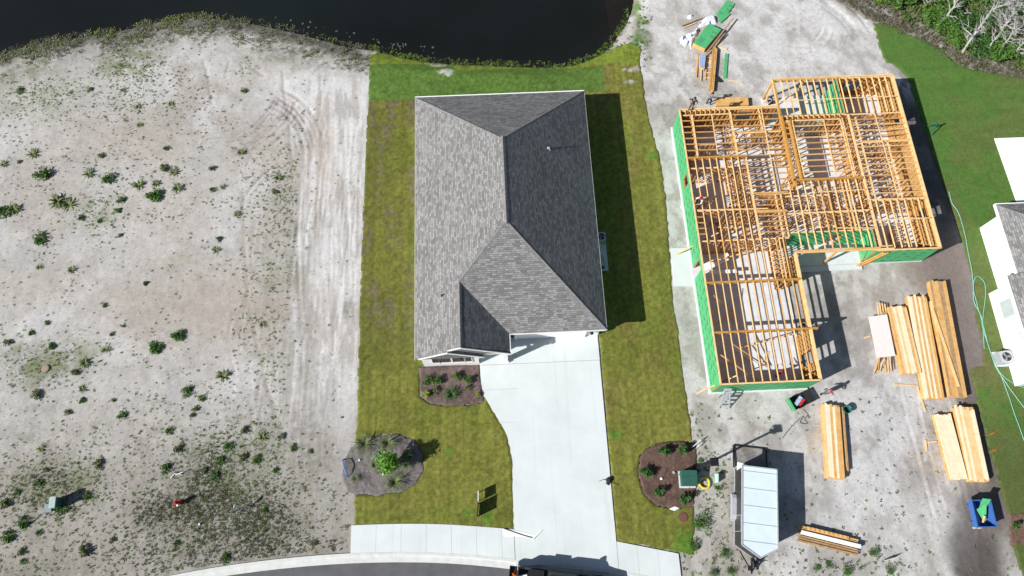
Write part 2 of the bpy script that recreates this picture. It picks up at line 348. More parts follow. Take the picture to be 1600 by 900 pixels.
def make_ground():
    xs=axis(-52,54,.125,-420,420); ys=axis(-6,53,.125,-400,460)
    X,Y=np.meshgrid(xs,ys)
    # bend the lattice a little so that edges never line up in rows
    sd=sdist(X,Y,POND)
    n1=fbm(X,Y,9,1); n2=fbm(X,Y,3,2); n3=fbm(X,Y,.9,3,3); n4=vnoise(X,Y,.28,4); n5=fbm(X,Y,1.6,5,3)
    wx=X+(n2-.5)*1.6; wy=Y+(n5-.5)*1.6
    C=np.ones(X.shape+(3,))*np.array((.405,.392,.372))
    Z=np.full(X.shape,-.05)+(n3-.5)*.03+(n4-.5)*.02
    def blob(px,py,rx,ry=None,rot=0,e=.5):
        cx,cy=P(px,py); ry=ry or rx; dx=wx-cx; dy=wy-cy; c,s=math.cos(rot),math.sin(rot)
        d=np.sqrt(((dx*c+dy*s)/rx)**2+((-dx*s+dy*c)/ry)**2); return 1-sm(d,1-e,1+e)
    left=X<-11.2; right=X>11.5
    # left lot: warm and cool stains
    C=lerp(C,(.335,.305,.272),sm(n1,.46,.64)*left*.65)
    C=lerp(C,(.33,.325,.32),sm(n2,.5,.7)*left*.5); C=lerp(C,(.47,.465,.458),sm(fbm(X,Y,5,6),.5,.66)*left*.7)
    for px,py,rx,ry in ((120,215,4,2.5),(230,230,4,2),(225,490,5,2.2),(65,450,3,1.6),(375,500,4,2.6),(260,340,3.5,4),(410,240,3,2.2),(430,120,3,1.4),(500,230,1.2,5),(350,470,3,3)):
        C=lerp(C,(.345,.30,.26),blob(px,py,rx,ry,0,.8)*.5*left)
    C=lerp(C,(.285,.265,.24),sm(14-wy,0,9)*left*.8)          # duller soil towards the road
    C=lerp(C,(.27,.255,.22),sm(6-wy,0,5)*left*.35)
    # bulldozed bright strip by the sod
    strip=sm(X,-17.6,-16.4)*left*sm(Y,6,16)
    C=lerp(C,(.50,.495,.485),strip*.75)
    C=lerp(C,(.52,.515,.51),blob(500,140,4.5,5)*.8*left)
    C=lerp(C,(.43,.375,.32),blob(505,240,1.1,5,0)*.6*left); C=lerp(C,(.33,.28,.25),blob(500,490,1.5,3.,0)*.4)
    # wheel and blade marks running north-south
    def tracks(x0,x1,y0,y1,n,seed,amp=.022,dark=.35,slope=0.):
        nonlocal C,Z
        r=np.random.default_rng(seed)
        for k in range(n):
            cx=r.uniform(x0,x1); a=r.uniform(y0,y0+(y1-y0)*.5); b=r.uniform(a+3,y1); w=r.uniform(.05,.13)
            xc=cx+slope*(Y-y0)+.25*np.sin(Y*r.uniform(.1,.25)+r.uniform(0,6))+(vnoise(Y,Y*0,1.3,seed+k)-.5)*.14+(vnoise(Y,Y*0+k,4.5,seed+k+50)-.5)*r.uniform(.2,1.1)
            m=np.exp(-((X-xc)/w)**2)*sm(Y,a,a+1)*(1-sm(Y,b-1.5,b))*(.55+.45*sm(n3,.35,.6))
            tread=.5+.5*np.sin(Y*14+k) if k%3==0 else 1.
            Z=Z-amp*m*tread*1.0; Z=Z+amp*.7*np.exp(-((X-xc-w*1.9)/w)**2)*(m.max()>0)*sm(Y,a,a+1)*(1-sm(Y,b-1.5,b))
            C=lerp(C,(.34,.30,.27),m*r.uniform(.15,dark*1.5)*tread)
    tracks(-17.4,-11.9,14,41,34,3,.03,.32); tracks(-19.5,-13,3,20,26,5,.025,.5); tracks(-22,-17.5,6,34,7,8,.02,.35)
    # arcs scraped by turning machines
    def arcs(cx,cy,r0,r1,n,a0,a1,seed,amp=.04,dark=.3):
        nonlocal C,Z
        r=np.random.default_rng(seed); D=np.hypot(X-cx,Y-cy)+(n2-.5)*.5; A=np.degrees(np.arctan2(Y-cy,X-cx))%360
        for k in range(n):
            rr=r.uniform(r0,r1); w=r.uniform(.06,.13); m=np.exp(-((D-rr)/w)**2)*sm(A,a0,a0+8)*(1-sm(A,a1-8,a1))*(.4+.6*sm(n3,.4,.55))
            Z=Z-amp*m; C=lerp(C,(.27,.24,.22),m*r.uniform(.2,dark*1.6))
    cx,cy=P(300,240); arcs(cx+1.,cy+7.5,6,9.5,14,285,345,2,.05,.5); cx,cy=P(360,250); arcs(cx,cy,5.2,8.5,16,5,65,22,.05,.55)
    cx,cy=P(470,330); arcs(cx,cy,4.5,5.2,3,110,190,4); 
    cx,cy=P(1250,40); arcs(cx-2,cy-3,7,12,22,5,75,6,.05,.6); arcs(cx-1,cy+1,3,6,10,260,340,16,.05,.5); arcs(cx+1,cy+3,8,12,14,300,359,26,.05,.5)
    for a,b in (((318,95),(330,160)),((360,95),(352,120)),((375,98),(380,110)),((440,110),(460,280)),((390,105),(410,118))):
        d=ldist(X+(n5-.5)*.5,Y,[P(*a),P(*b)]); m=np.exp(-(d/.12)**2); Z-=.05*m; C=lerp(C,(.30,.27,.25),m*.4)
    d=ldist(wx*.3+X*.7,Y,PL([(378,300),(385,460),(415,600),(440,680)])); C=lerp(C,(.30,.27,.23),np.exp(-(d/.14)**2)*.55); Z-=.03*np.exp(-(d/.15)**2)
    # greyish litter where weeds died back
    lit=np.zeros(X.shape)
    for px,py,rx,ry,k in ((315,780,3.5,2.6,.9),(245,800,2.2,1.4,.8),(400,820,3.4,2.2,.85),(345,830,5,2,.6),(305,720,1.5,2.,.6),(70,570,3.6,1.8,.45),(80,760,3.2,1.6,.5),(470,560,1.4,5,.35),(480,700,1.7,4,.45),(400,700,2.5,3,.3),(540,480,.6,.8,.6),(50,890,4,1.2,.4),(450,870,5,1.5,.35),(440,410,1.5,6,.25),(265,190,1,1,.3)):
        lit=np.maximum(lit,blob(px,py,rx,ry,0,.8)*min(1,k*1.1))
    speck=sm(n3*.6+n4*.4,.42,.6)
    C=lerp(C,(.13,.125,.095),lit*(.5+.5*speck)*left)
    C=lerp(C,(.22,.20,.17),sm(fbm(X,Y,.7,31,3),.60,.70)*sm(12-wy,-6,6)*left*.5)
    # dark crust and litter along the pond
    wsd=sd+(n2-.5)*2.2+(n3-.5)*.8
    C=lerp(C,(.30,.285,.265),(1-sm(wsd,2.,6.5))*left*(.6+.4*speck))
    C=lerp(C,(.095,.085,.068),(1-sm(wsd,1.,2.6))*(.7+.3*speck)*np.where(left,1,(1-sm(wsd,.3,1.2))))
    C=lerp(C,(.17,.158,.14),(1-sm(wsd,2.4,5.))*left*(.25+.6*speck)*sm(n5,.36,.56))
    C=lerp(C,(.44,.40,.37),blob(575,68,1.35,.9,0,.3)*(sd>-.3))
    C=lerp(C,(.10,.060,.024),1-sm(sd,-.6,.1))
    C=lerp(C,(.03,.022,.012),1-sm(sd,-4,-.9))
    # right lot
    rr_=right*1.
    C=lerp(C,(.37,.355,.335),sm(n1,.42,.62)*.5*rr_); C=lerp(C,(.27,.25,.23),sm(n5,.52,.68)*.6*rr_*(1-sm(Y,38,42)))
    C=lerp(C,(.50,.495,.49),blob(1230,60,9,5.5)*.75*rr_)
    C=lerp(C,(.30,.275,.25),sm(n3,.55,.75)*blob(1150,110,6,5)*.55)
    C=lerp(C,(.46,.46,.465),blob(1370,680,5,6,0,.7)*.6*rr_); C=lerp(C,(.46,.46,.465),blob(1300,800,5,4,0,.7)*.5*rr_); C=lerp(C,(.24,.225,.21),sm(fbm(X,Y,.8,95,3),.55,.68)*rr_*.45*(1-sm(Y,36,42)))
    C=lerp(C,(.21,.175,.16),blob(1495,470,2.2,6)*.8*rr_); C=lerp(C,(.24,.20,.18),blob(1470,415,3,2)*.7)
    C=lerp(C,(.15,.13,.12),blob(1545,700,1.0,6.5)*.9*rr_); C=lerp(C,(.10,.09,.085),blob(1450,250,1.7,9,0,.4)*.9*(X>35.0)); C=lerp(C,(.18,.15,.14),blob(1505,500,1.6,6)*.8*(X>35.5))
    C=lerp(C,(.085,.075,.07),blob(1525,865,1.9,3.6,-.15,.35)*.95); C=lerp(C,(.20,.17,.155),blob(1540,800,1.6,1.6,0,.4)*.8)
    C=lerp(C,(.29,.24,.215),blob(1455,790,2.2,3.2)*.5); C=lerp(C,(.33,.27,.25),blob(1470,700,3,2.4)*.35)
    C=lerp(C,(.30,.26,.235),blob(1400,440,4,1.6)*.5)
    C=lerp(C,(.46,.37,.27),sm(n3,.5,.7)*blob(1470,725,1.7,1.2)*.6)
    C=lerp(C,(.43,.33,.24),sm(n3,.5,.7)*blob(1270,690,1.1,3)*.5)
    C=lerp(C,(.33,.32,.285),blob(1110,760,2.5,5)*.7); C=lerp(C,(.30,.285,.25),blob(1120,870,4,2)*.6)
    C=lerp(C,(.40,.385,.36),sm(15.6-wx,0,2)*rr_*.4)
    tracks(31,35.5,-2,14,14,21,.03,.35,.02)
    # grey brush edge by the woods and the east bank
    wd=ldist(wx,wy,PL([(1300,-20),(1350,12),(1380,30),(1440,52),(1500,92),(1560,108),(1620,122)])); C=lerp(C,(.17,.145,.115),(1-sm(wd,.5,1.7))*.8)
    wood=sdist(wx,wy,[P(1300,-30),P(1352,8),P(1400,32),P(1450,50),P(1505,92),P(1560,104),P(1610,118),(75,44),(90,90),(36,90)])
    C=lerp(C,(.10,.095,.06),1-sm(wood,-1.2,.4)); C=lerp(C,(.40,.385,.37),(1-sm(np.abs(wood+.1),.15,.55))*sm(n3,.5,.6)*.8)
    C=lerp(C,(.12,.12,.06),blob(1005,40,.9,3.4)*.8); C=lerp(C,(.36,.34,.31),blob(970,66,1.2,1.6,.6)*.8)
    C=lerp(C,(.07,.16,.03),blob(1002,62,.7,1.)*.8); C=lerp(C,(.10,.20,.03),blob(1004,20,.5,2)*.7)
    # tiny clods and chips everywhere
    C=lerp(C,(.22,.20,.17),sm(vnoise(X,Y,.17,77),.86,.95)*(.55*left+.35*rr_))
    C=lerp(C,(.62,.61,.60),sm(vnoise(X,Y,.16,78),.93,.99)*.3)
    C*= (.88+.24*fbm(X,Y,.7,90,4))[...,None]
    st_=fbm(X*2.2,Y*.35,1.0,96,3); C=lerp(C,(.31,.285,.262),sm(st_,.54,.66)*strip*.65*sm(sd,2.5,5)); C=lerp(C,(.54,.535,.53),(1-sm(st_,.36,.44))*strip*.6*sm(sd,2.5,5))
    up=right*sm(Y,35,38)*sm(sd,.5,1.5)*sm(wood,0,1.5); q=fbm(X+Y*.3,Y*.8,1.1,97,4); C=lerp(C,(.29,.27,.25),sm(q,.53,.66)*up*.6); C=lerp(C,(.56,.555,.55),(1-sm(q,.36,.46))*up*.6)
    mid=right*(1-up); q=fbm(X,Y*.6,1.6,98,4); C=lerp(C,(.52,.515,.51),(1-sm(q,.38,.47))*mid*.55*(1-sm(X,33.5,36))); C=lerp(C,(.235,.215,.2),sm(q,.56,.66)*mid*.5)
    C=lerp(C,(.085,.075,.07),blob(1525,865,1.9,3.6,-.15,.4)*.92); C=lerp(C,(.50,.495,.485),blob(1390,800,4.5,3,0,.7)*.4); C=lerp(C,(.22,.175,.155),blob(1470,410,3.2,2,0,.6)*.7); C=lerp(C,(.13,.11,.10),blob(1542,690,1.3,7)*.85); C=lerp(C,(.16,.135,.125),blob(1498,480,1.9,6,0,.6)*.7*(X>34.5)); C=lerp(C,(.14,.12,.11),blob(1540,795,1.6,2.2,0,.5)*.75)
    # thin green haze where seedlings cover the sand
    hz=np.zeros(X.shape)
    for px,py,rx,ry,k in ((200,98,3.,1.6,.9),(70,560,3.6,1.8,.8),(85,755,3,1.5,.7),(60,150,5,2,.4),(440,420,1.6,7,.35),(150,330,2.4,1.8,.4),(380,720,3.,2.4,.45),(280,400,1.4,1.,.2),(30,100,4,1.4,.6),(410,100,3,1.2,.4)):
        hz=np.maximum(hz,blob(px,py,rx,ry,0,.75)*k)
    C=lerp(C,(.15,.175,.075),hz*sm(n3*.5+n5*.5,.42,.58)*left*.85)
    Z=np.minimum(Z,-.012)+bankz(X,Y,sd)
    far=np.maximum(np.maximum(-54-X,X-56),np.maximum(-8-Y,Y-55)); C=lerp(C,(.09,.12,.05),sm(far,2,14))
    # clear the ground from under paved and built places
    for poly,dz in ((LAWN,.10),(NLAWN,.10)):
        s=sdist(X,Y,poly); Z-=dz*(1-sm(s,-.5,-.05))
    ks=[(-60,-16)]+KERB+[(50,-60),(-60,-60)]; s=sdist(X,Y,ks); Z-=.25*(1-sm(s,-.3,.0))
    grid_mesh('ground',X,Y,Z,C,None,M['ground'])
make_ground()
MB().add([(-420,39,-.5),(19,39,-.5),(19,420,-.5),(-420,420,-.5)],[(0,1,2,3)]).build('pond_water',M['water'])['kind']='structure'

def sheet(name,poly,z,colf,mat,step=.11,edge=.07,holes=(),bank=True,relief=.02,kind='structure',clipx=(-56,58)):
    xs=[p[0] for p in poly]; ys=[p[1] for p in poly]
    X,Y=np.meshgrid(np.arange(max(min(xs),clipx[0])-.5,min(max(xs),clipx[1])+.5,step),np.arange(min(ys)-.5,max(ys)+.5,step))
    s=sdist(X,Y,poly)+(vnoise(X,Y,.35,5)-.5)*edge*2
    for h in holes: s=np.maximum(s,-sdist(X,Y,h))
    Z=z-.09*sm(s,-.12,.02)+(vnoise(X,Y,.16,8)-.5)*relief+(fbm(X,Y,1.1,9,2)-.5)*relief
    if bank: Z=Z+bankz(X,Y)
    return grid_mesh(name,X,Y,Z,colf(X,Y),s<.05,mat,kind)
def lawncol(X,Y):
    n1=fbm(X,Y,4,41); n2=fbm(X,Y,1.2,42,3); n3=vnoise(X,Y,.25,43)
    C=np.ones(X.shape+(3,))*np.array((.165,.176,.034))
    C=lerp(C,(.165,.145,.04),sm(n2,.5,.75)*.3); C=lerp(C,(.10,.135,.020),sm(n1,.45,.65)*.35)
    # sod rolls of different green
    st=vnoise(np.floor(X/.55)*3.1,np.floor(Y/2.2)*1.7,1,44); C=C*(.88+.24*st)[...,None]
    C=lerp(C,(.175,.145,.10),sm(fbm(X,Y,.35,45,2),.38,.6)*sm(fbm(X*1.6,Y*.4,1.6,46,2),.36,.6)*(X<-6)*sm(Y,14,19)*(1-sm(Y,38.3,38.5))*.8)
    C=lerp(C,(.19,.13,.05),sm(fbm(X*1.2,Y*.5,1.5,47,2),.5,.7)*(X>7.5)*.35)
    def rect(a,b,c,d,e=.12): return sm(X,a,a+e)*(1-sm(X,b-e,b))*sm(Y,c,c+e)*(1-sm(Y,d-e,d))
    x0,y0=P(577,157); x1,_=P(955,140); _,yt=P(577,103)
    nx=vnoise(np.floor(X/1.7),np.floor(Y/.45),1,50)
    strip=rect(-12.5,10.6,38.45,42.9+0*X); strip=np.maximum(strip,rect(-12.5,-4.4,42.0,42.6))
    top=42.55-.9*sm(X,-4,-3)+.15*sm(X,3,4)-.35*sm(X,5.9,6)
    strip=sm(Y,38.45,38.55)*(1-sm(Y,top-.1,top))*(1-sm(X,10.3,10.4))
    C=lerp(C,(.078,.155,.030),strip*.88); C=C*(1+(nx-.5)*.22*strip)[...,None]
    edge=(1-strip)*sm(Y,41.2,42); C=lerp(C,(.17,.235,.030),edge*.8)
    for px,py,r,c in ((683,96,.9,(.42,.36,.30)),(690,112,1.0,(.45,.45,.40)),(985,128,.7,(.4,.38,.33)),(985,108,.8,(.4,.38,.33))):
        cx,cy=P(px,py); d=np.hypot(X-cx,(Y-cy)*1.8)+(n2-.5)*1.6; C=lerp(C,c,(1-sm(d,r*.5,r))*sm(n3,.3,.6)*.9)
    for px,py,r in ((735,800,.5),(960,679,.5),(1078,850,1.5),(1020,245,.5),(700,705,.5),(760,807,.5)):
        cx,cy=P(px,py); d=np.hypot(X-cx,Y-cy)+(n2-.5)*.8; C=lerp(C,(.06,.19,.02),(1-sm(d,r*.4,r*1.1))*.65)
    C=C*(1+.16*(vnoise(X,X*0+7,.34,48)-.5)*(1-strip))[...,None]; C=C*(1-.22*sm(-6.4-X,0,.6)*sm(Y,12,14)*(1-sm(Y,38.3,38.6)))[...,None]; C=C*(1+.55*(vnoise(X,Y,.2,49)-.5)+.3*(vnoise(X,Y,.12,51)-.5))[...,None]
    sx_=np.abs((X/.61)%1-.5)*.61; C=lerp(C,(.115,.095,.035),(1-sm(sx_,.03,.11))*(.25+.5*sm(vnoise(X,Y,.8,52),.4,.7))*(1-strip)*.55); sy_=np.abs((Y/1.9+np.floor(X/.61)*.37)%1-.5)*1.9; C=lerp(C,(.115,.095,.035),(1-sm(sy_,.02,.1))*(1-strip)*.3)
    # browned rims where the sod meets sand and slab
    C=C*(.90+.2*n3)[...,None]
    return C*1.0
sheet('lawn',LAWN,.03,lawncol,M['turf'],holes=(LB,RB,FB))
def nlawncol(X,Y):
    n1=fbm(X,Y,4,61); n2=fbm(X,Y,1.1,62,3); n3=vnoise(X,Y,.25,63)
    C=np.ones(X.shape+(3,))*np.array((.082,.165,.034))
    C=lerp(C,(.095,.15,.035),sm(n2,.5,.7)*.5); C=lerp(C,(.14,.135,.05),sm(n1,.5,.68)*.35+.35*(1-sm(X-38.8-0.0*Y,0,2.8))*(Y<28)*sm(n2,.3,.6))
    st=vnoise(np.floor(X/1.6),np.floor(Y/.5),1,64); C=C*(.9+.2*st)[...,None]
    C=lerp(C,(.15,.13,.06),sm(Y,9,12)*(1-sm(Y,20,24))*.35)
    C=lerp(C,(.09,.12,.035),1-sm(Y,2,10))
    return C*(.9+.2*n3)[...,None]
sheet('neighbour_lawn',NLAWN,.03,nlawncol,M['turf'],step=.13,bank=False,clipx=(30,58))
def mcol(base,dark):
    def f(X,Y):
        n=fbm(X,Y,.5,71,3); C=np.ones(X.shape+(3,))*np.array(base); C=lerp(C,dark,sm(n,.45,.65)*.7); C=lerp(C,tuple(min(1,b*1.7) for b in base),sm(vnoise(X,Y,.14,72),.8,.95)*.6); return C
    return f
sheet('mulch_bed',LB,.05,mcol((.18,.165,.16),(.11,.095,.09)),M['mulch'],.09,.07,bank=False,relief=.07)
sheet('mulch_bed',RB,.05,mcol((.135,.085,.068),(.085,.055,.045)),M['mulch'],.09,.06,bank=False,relief=.06)
sheet('mulch_bed',FB,.05,mcol((.155,.115,.105),(.10,.07,.065)),M['mulch'],.09,.03,bank=False,relief=.06)
sheet('mulch_bed',NB,.06,mcol((.16,.105,.075),(.09,.065,.05)),M['mulch'],.09,.03,bank=False,relief=.06)

# ================================================================ PAVING
def off(line,d):
    out=[]
    for i,p in enumerate(line):
        a=np.array(line[max(i-1,0)]); b=np.array(line[min(i+1,len(line)-1)]); t=(b-a)/np.linalg.norm(b-a); out.append((p[0]+t[1]*d,p[1]-t[0]*d))
    return out
K1=off(KERB,.16); K2=off(KERB,.62)
def strip(mb,A,B,za,zb):
    n=len(A); vs=[(x,y,za) for x,y in A]+[(x,y,zb) for x,y in B]
    mb.add(vs,[(i,n+i,n+i+1,i+1) for i in range(n-1)])
mb=MB(); strip(mb,K2,off(KERB,30),-.11,-.12); road=mb.build('road',M['asphalt']); road['kind']='structure'
mb=MB(); strip(mb,off(KERB,-.02),K1,.045,.04); strip(mb,K1,off(KERB,.24),.04,-.07); strip(mb,off(KERB,.24),off(KERB,.66),-.07,-.10); strip(mb,off(KERB,-.022),off(KERB,-.02),-.2,.045)
mb.build('kerb',M['concrete_old'])['kind']='structure'
# sidewalk in slabs with joints
def line_y(x):
    for (a,b),(c,d) in zip(KERB[:-1],KERB[1:]):
        if a<=x<=c: return b+(d-b)*(x-a)/(c-a)
top=smooth_line([P(547,821),P(620,818.5),P(700,819.5),P(803,827)],4)
def top_y(x):
    for (a,b),(c,d) in zip(top[:-1],top[1:]):
        if a<=x<=c: return b+(d-b)*(x-a)/(c-a)
    return 1.7 if x<top[0][0] else None
mb=MB(); xs=list(np.arange(-11.72,.16,1.83))+[.17]; 
for i in range(len(xs)-1):
    a,b=xs[i]+.006,xs[i+1]-.006
    mb.prism([(a,line_y(a)+.03),(b,line_y(b)+.03),(b,top_y(b) or 1.2),(a,top_y(a) or 1.7)],-.08,.05)
yR=lambda x: P(963,846)[1]+(x-7.6)*(P(1060,865)[1]-P(963,846)[1])/4.4
xs=[7.6,9.05,10.5,12.0]
for i in range(3):
    a,b=xs[i]+.006,xs[i+1]-.006
    mb.prism([(a,line_y(a)+.03),(b,line_y(b)+.03),(b,yR(b)),(a,yR(a))],-.08,.05)
mb.build('sidewalk',M['concrete'])['kind']='structure'
# driveway in slabs
mb=MB()
wl=[P(803,828),P(801,720),P(792,680),P(775,648),P(762,628),P(755,612),P(751,590),P(750,571)]
wl=smooth_line(wl,3)
def west(y):
    for (a,b),(c,d) in zip(wl[:-1],wl[1:]):
        if b<=y<=d: return a+(c-a)*(y-b)/(d-b+1e-9)
    return wl[0][0] if y<wl[0][1] else wl[-1][0]
ya=[-1.9,1.15,3.35,6.0,8.7,11.3,13.28]
for i in range(len(ya)-1):
    y0,y1=ya[i]+.006,ya[i+1]-.006
    for a,b in ((None,3.85),(3.85,7.58)):
        n=6; L=[]
        for k in range(n+1):
            y=y0+(y1-y0)*k/n; L.append(((west(y) if a is None else a+.011),y))
        if i==0:
            x0=.2 if a is None else a+.011; b2=b-.011 if b<5 else 7.58
            mb.prism([(x0,line_y(x0)+.03),(b2,line_y(b2)+.03),(b2,y1),(x0,y1)],-.08,.052); continue
        mb.prism([(b-.011,y0),(b-.011,y1)]+L[::-1],-.08,.052)
mb.prism([(.2,-1.6),(7.56,-1.6),(7.56,13.25),(1.2,13.25),(.22,4)],-.09,.047)
mb.prism([(-1.94,13.3),(7.58,13.3),(7.58,15.4),(-1.94,15.4)],-.08,.052)
mb.build('driveway',M['concrete'])['kind']='structure'
# ================================================================ FINISHED HOUSE
def roof_mesh(name,planes,mat,parent,th=.10):
    """planes: list of (polygon3d, eave direction) -> solid shingled slabs with metre UVs"""
    bm=bmesh.new(); uvl=bm.loops.layers.uv.new('UVMap')
    for k,(pts,ed) in enumerate(planes):
        pts=[Vector(p) for p in pts]; nrm=(pts[1]-pts[0]).cross(pts[2]-pts[0]).normalized()
        if nrm.z<0: pts=pts[::-1]; nrm=-nrm
        e=Vector(ed).normalized(); up=nrm.cross(e).normalized()
        if up.z<0: up=-up
        vt=[bm.verts.new(p) for p in pts]; vb=[bm.verts.new(p-Vector((0,0,th))) for p in pts]; n=len(pts)
        fs=[bm.faces.new(vt),bm.faces.new(vb[::-1])]+[bm.faces.new((vt[i],vb[i],vb[(i+1)%n],vt[(i+1)%n])) for i in range(n)]
        for f in fs:
            for l in f.loops: l[uvl].uv=(l.vert.co.dot(e)+k*3.3,l.vert.co.dot(up)+k*1.7)
    me=bpy.data.meshes.new(name); bm.to_mesh(me); bm.free(); me.materials.append(mat)
    o=bpy.data.objects.new(name,me); COL.objects.link(o); o.parent=parent; return o
H1=empty('house',(0,0,0),0,'finished single-storey house with grey shingled hip roof and white walls on the green lawn','house')
ZE,PT=2.8,.63; XW,XE,YN,YS=-6.73,7.96,36.66,14.96; XR=(XW+XE)/2; hr=XE-XR; ZR=ZE+PT*hr
yn=YN-hr; ys=YS+hr; GX=-3.12; gz=ZE+PT*(GX-XW); gy=YS+(GX-XW); XI=GX+(GX-XW); YG=13.42
SX,SY=-4.14,13.25; sz=ZE+PT*(SX-XW)
# small front gable shares the west slope
W_=[(XW,YN,ZE),(XR,yn,ZR),(XR,ys,ZR),(GX,gy,gz),(GX,YG,gz),(SX,YG,sz),(SX,SY,sz),(XW,SY,ZE)]
pl=[(W_,(0,1,0)),
    ([(XE,YS,ZE),(XE,YN,ZE),(XR,yn,ZR),(XR,ys,ZR)],(0,1,0)),
    ([(XW,YN,ZE),(XE,YN,ZE),(XR,yn,ZR)],(1,0,0)),
    ([(XR,ys,ZR),(GX,gy,gz),(XI,YS,ZE),(XE,YS,ZE)],(1,0,0)),
    ([(GX,gy,gz),(XI,YS,ZE),(XI,YG,ZE),(GX,YG,gz)],(0,1,0)),
    ([(SX,SY,sz),(SX,YG+.02,sz),(SX+(sz-ZE)/PT,YG+.02,ZE),(SX+(sz-ZE)/PT,SY,ZE)],(0,1,0))]
roof=roof_mesh('roof',pl,M['shingle'],H1)
mb=MB()
def capline(mb,a,b,w=.15,h=.035,n=None,vent=0):
    a=Vector(a);b=Vector(b);L=(b-a).length; n=int(L/.21)
    for i in range(n):
        p=a+(b-a)*(i/n); q=a+(b-a)*((i+1.15)/n); lift=Vector((0,0,.03+vent-.012))
        d=(b-a).normalized(); r=d.cross(Vector((0,0,1))).normalized()
        mb.add([p-r*w+Vector((0,0,-w*.55))+lift,p+lift+Vector((0,0,.01)),p+r*w+Vector((0,0,-w*.55))+lift,q-r*w+Vector((0,0,-w*.55-.012))+lift,q+lift,q+r*w+Vector((0,0,-w*.55-.012))+lift],[(0,1,4,3),(1,2,5,4)])
for a_,b_,w_ in (((XW,YN,ZE),(XR,yn,ZR),.15),((XE,YN,ZE),(XR,yn,ZR),.15),((XR,ys,ZR),(XE,YS,ZE),.15),((GX,gy,gz),(XR,ys,ZR),.15),((XR,yn+.2,ZR),(XR,ys-.2,ZR),.17),((GX,YG,gz),(GX,gy-.1,gz),.15),((SX,SY,sz),(SX,YG,sz),.13)):
    mb=MB(); capline(mb,a_,b_,w_); mb.build('ridge_cap',M['cap'],roof)
mb=MB()
fz0,fz1=ZE-.24,ZE+.015
mb.box(XW-.02,XE+.02,YN+.002,YN+.09,fz0,fz1); mb.box(XE+.002,XE+.02,YS-.03,YN,fz0,fz1-.02); mb.box(XW-.02,XW-.002,SY,YN,fz0,fz1-.02)
mb.box(XI+.05,XE+.02,YS-.03,YS-.002,fz0,fz1); mb.box(XI+.002,XI+.05,YG-.02,YS,fz0,fz1)
def rake(mb,a,b,w=.05,h=.2):
    a=Vector(a);b=Vector(b)
    mb.add([a+Vector((0,-w,-h)),b+Vector((0,-w,-h)),b+Vector((0,0,-h)),a+Vector((0,0,-h)),a+Vector((0,-w,.03)),b+Vector((0,-w,.03)),b+Vector((0,0,.03)),a+Vector((0,0,.03))],[(0,3,2,1),(4,5,6,7),(0,1,5,4),(1,2,6,5),(2,3,7,6),(3,0,4,7)])
rake(mb,(SX,YG-.002,sz),(GX,YG-.002,gz)); rake(mb,(GX,YG-.002,gz),(XI+.05,YG-.002,ZE))
rake(mb,(XW+.3,SY-.002,ZE+.19),(SX,SY-.002,sz)); rake(mb,(SX,SY-.002,sz),(SX+(sz-ZE)/PT+.05,SY-.002,ZE))
mb.build('fascia',M['white'],H1)
mb=MB()
mb.prism([(-6.33,13.42),(-1.97,13.42),(-1.97,14.9),(.48,14.9),(.48,15.35),(7.62,15.35),(7.62,36.3),(-6.33,36.3)],.0,ZE-.02)
wall=mb.build('wall',M['stucco'],H1)
mb=MB()
mb.add([(GX-3.3,YG+.06,ZE-.05),(XI-.1,YG+.06,ZE-.05),(GX,YG+.06,gz-.12)],[(0,1,2)]); mb.add([(XW+.4,SY+.06,ZE-.25),(-1.9,SY+.06,ZE-.25),(SX+(sz-ZE)/PT-.1,SY+.06,ZE-.08),(SX,SY+.06,sz-.12),(XW+.2,SY+.06,ZE-.05)],[(0,1,2,3,4)])
mb.build('gable_siding',M['shake'],H1)
mb=MB(); mb.box(-1.9,XI-.1,YG+.07,YG+.35,ZE-.30,ZE-.13); mb.box(-1.95,.3,13.5,14.9,ZE-.16,ZE-.1); mb.build('porch_beam',M['white'],H1)
mb=MB(); mb.box(-.17,.17,-.17,.17,0,2.6); mb.box(-.23,.23,-.23,.23,0,.3); mb.box(-.22,.22,-.22,.22,2.42,2.6)
mb.build('column',M['white'],H1,(.12,13.62,.05))
for x0,w in ((P(675.5,565,1.7)[0],.5),(P(687,565,1.7)[0],.86),(P(707,564,1.7)[0],.90),(P(727,563,1.7)[0],.48)):
    mb=MB(); fw=.06
    for a in ((x0-fw,x0,1.0,2.35),(x0+w,x0+w+fw,1.0,2.35)): mb.box(a[0],a[1],13.36,13.425,a[2],a[3])
    mb.box(x0-fw,x0+w+fw,13.36,13.425,2.35,2.42); mb.box(x0-fw,x0+w+fw,13.34,13.425,.93,1.0)
    f=mb.build('window',M['white'],H1); g=MB(); g.box(x0,x0+w,13.385,13.425,1.0,2.35); g.build('pane',M['glass'],f)
mb=MB(); mb.box(1.05,6.45,15.30,15.36,.05,2.3)
for k in range(1,4): mb.box(1.05,6.45,15.285,15.302,.05+k*.56-.01,.05+k*.56+.01)
mb.build('garage_door',M['white'],H1)
mb=MB(); mb.box(.95,1.05,15.2,15.36,.05,2.4); mb.box(6.45,6.55,15.2,15.36,.05,2.4); mb.box(.95,6.55,15.18,15.36,2.3,2.44); mb.build('door_frame',M['white'],H1)
for x in (.72,6.95):
    mb=MB(); mb.cyl((x,15.12,1.2),(x,15.12,1.55),.1,.15,8); mb.cyl((x,15.12,1.55),(x,15.12,1.68),.16,.03,8); mb.box(x-.03,x+.03,15.12,15.35,1.3,1.42); mb.build('wall_lamp',M['black'],H1)
mb=MB(); mb.box(-1.95,-1.86,13.75,14.65,.05,2.15); mb.build('front_door',M['white'],H1)
px,py=P(857,231,5.2); zz=ZE+PT*(XE-px)
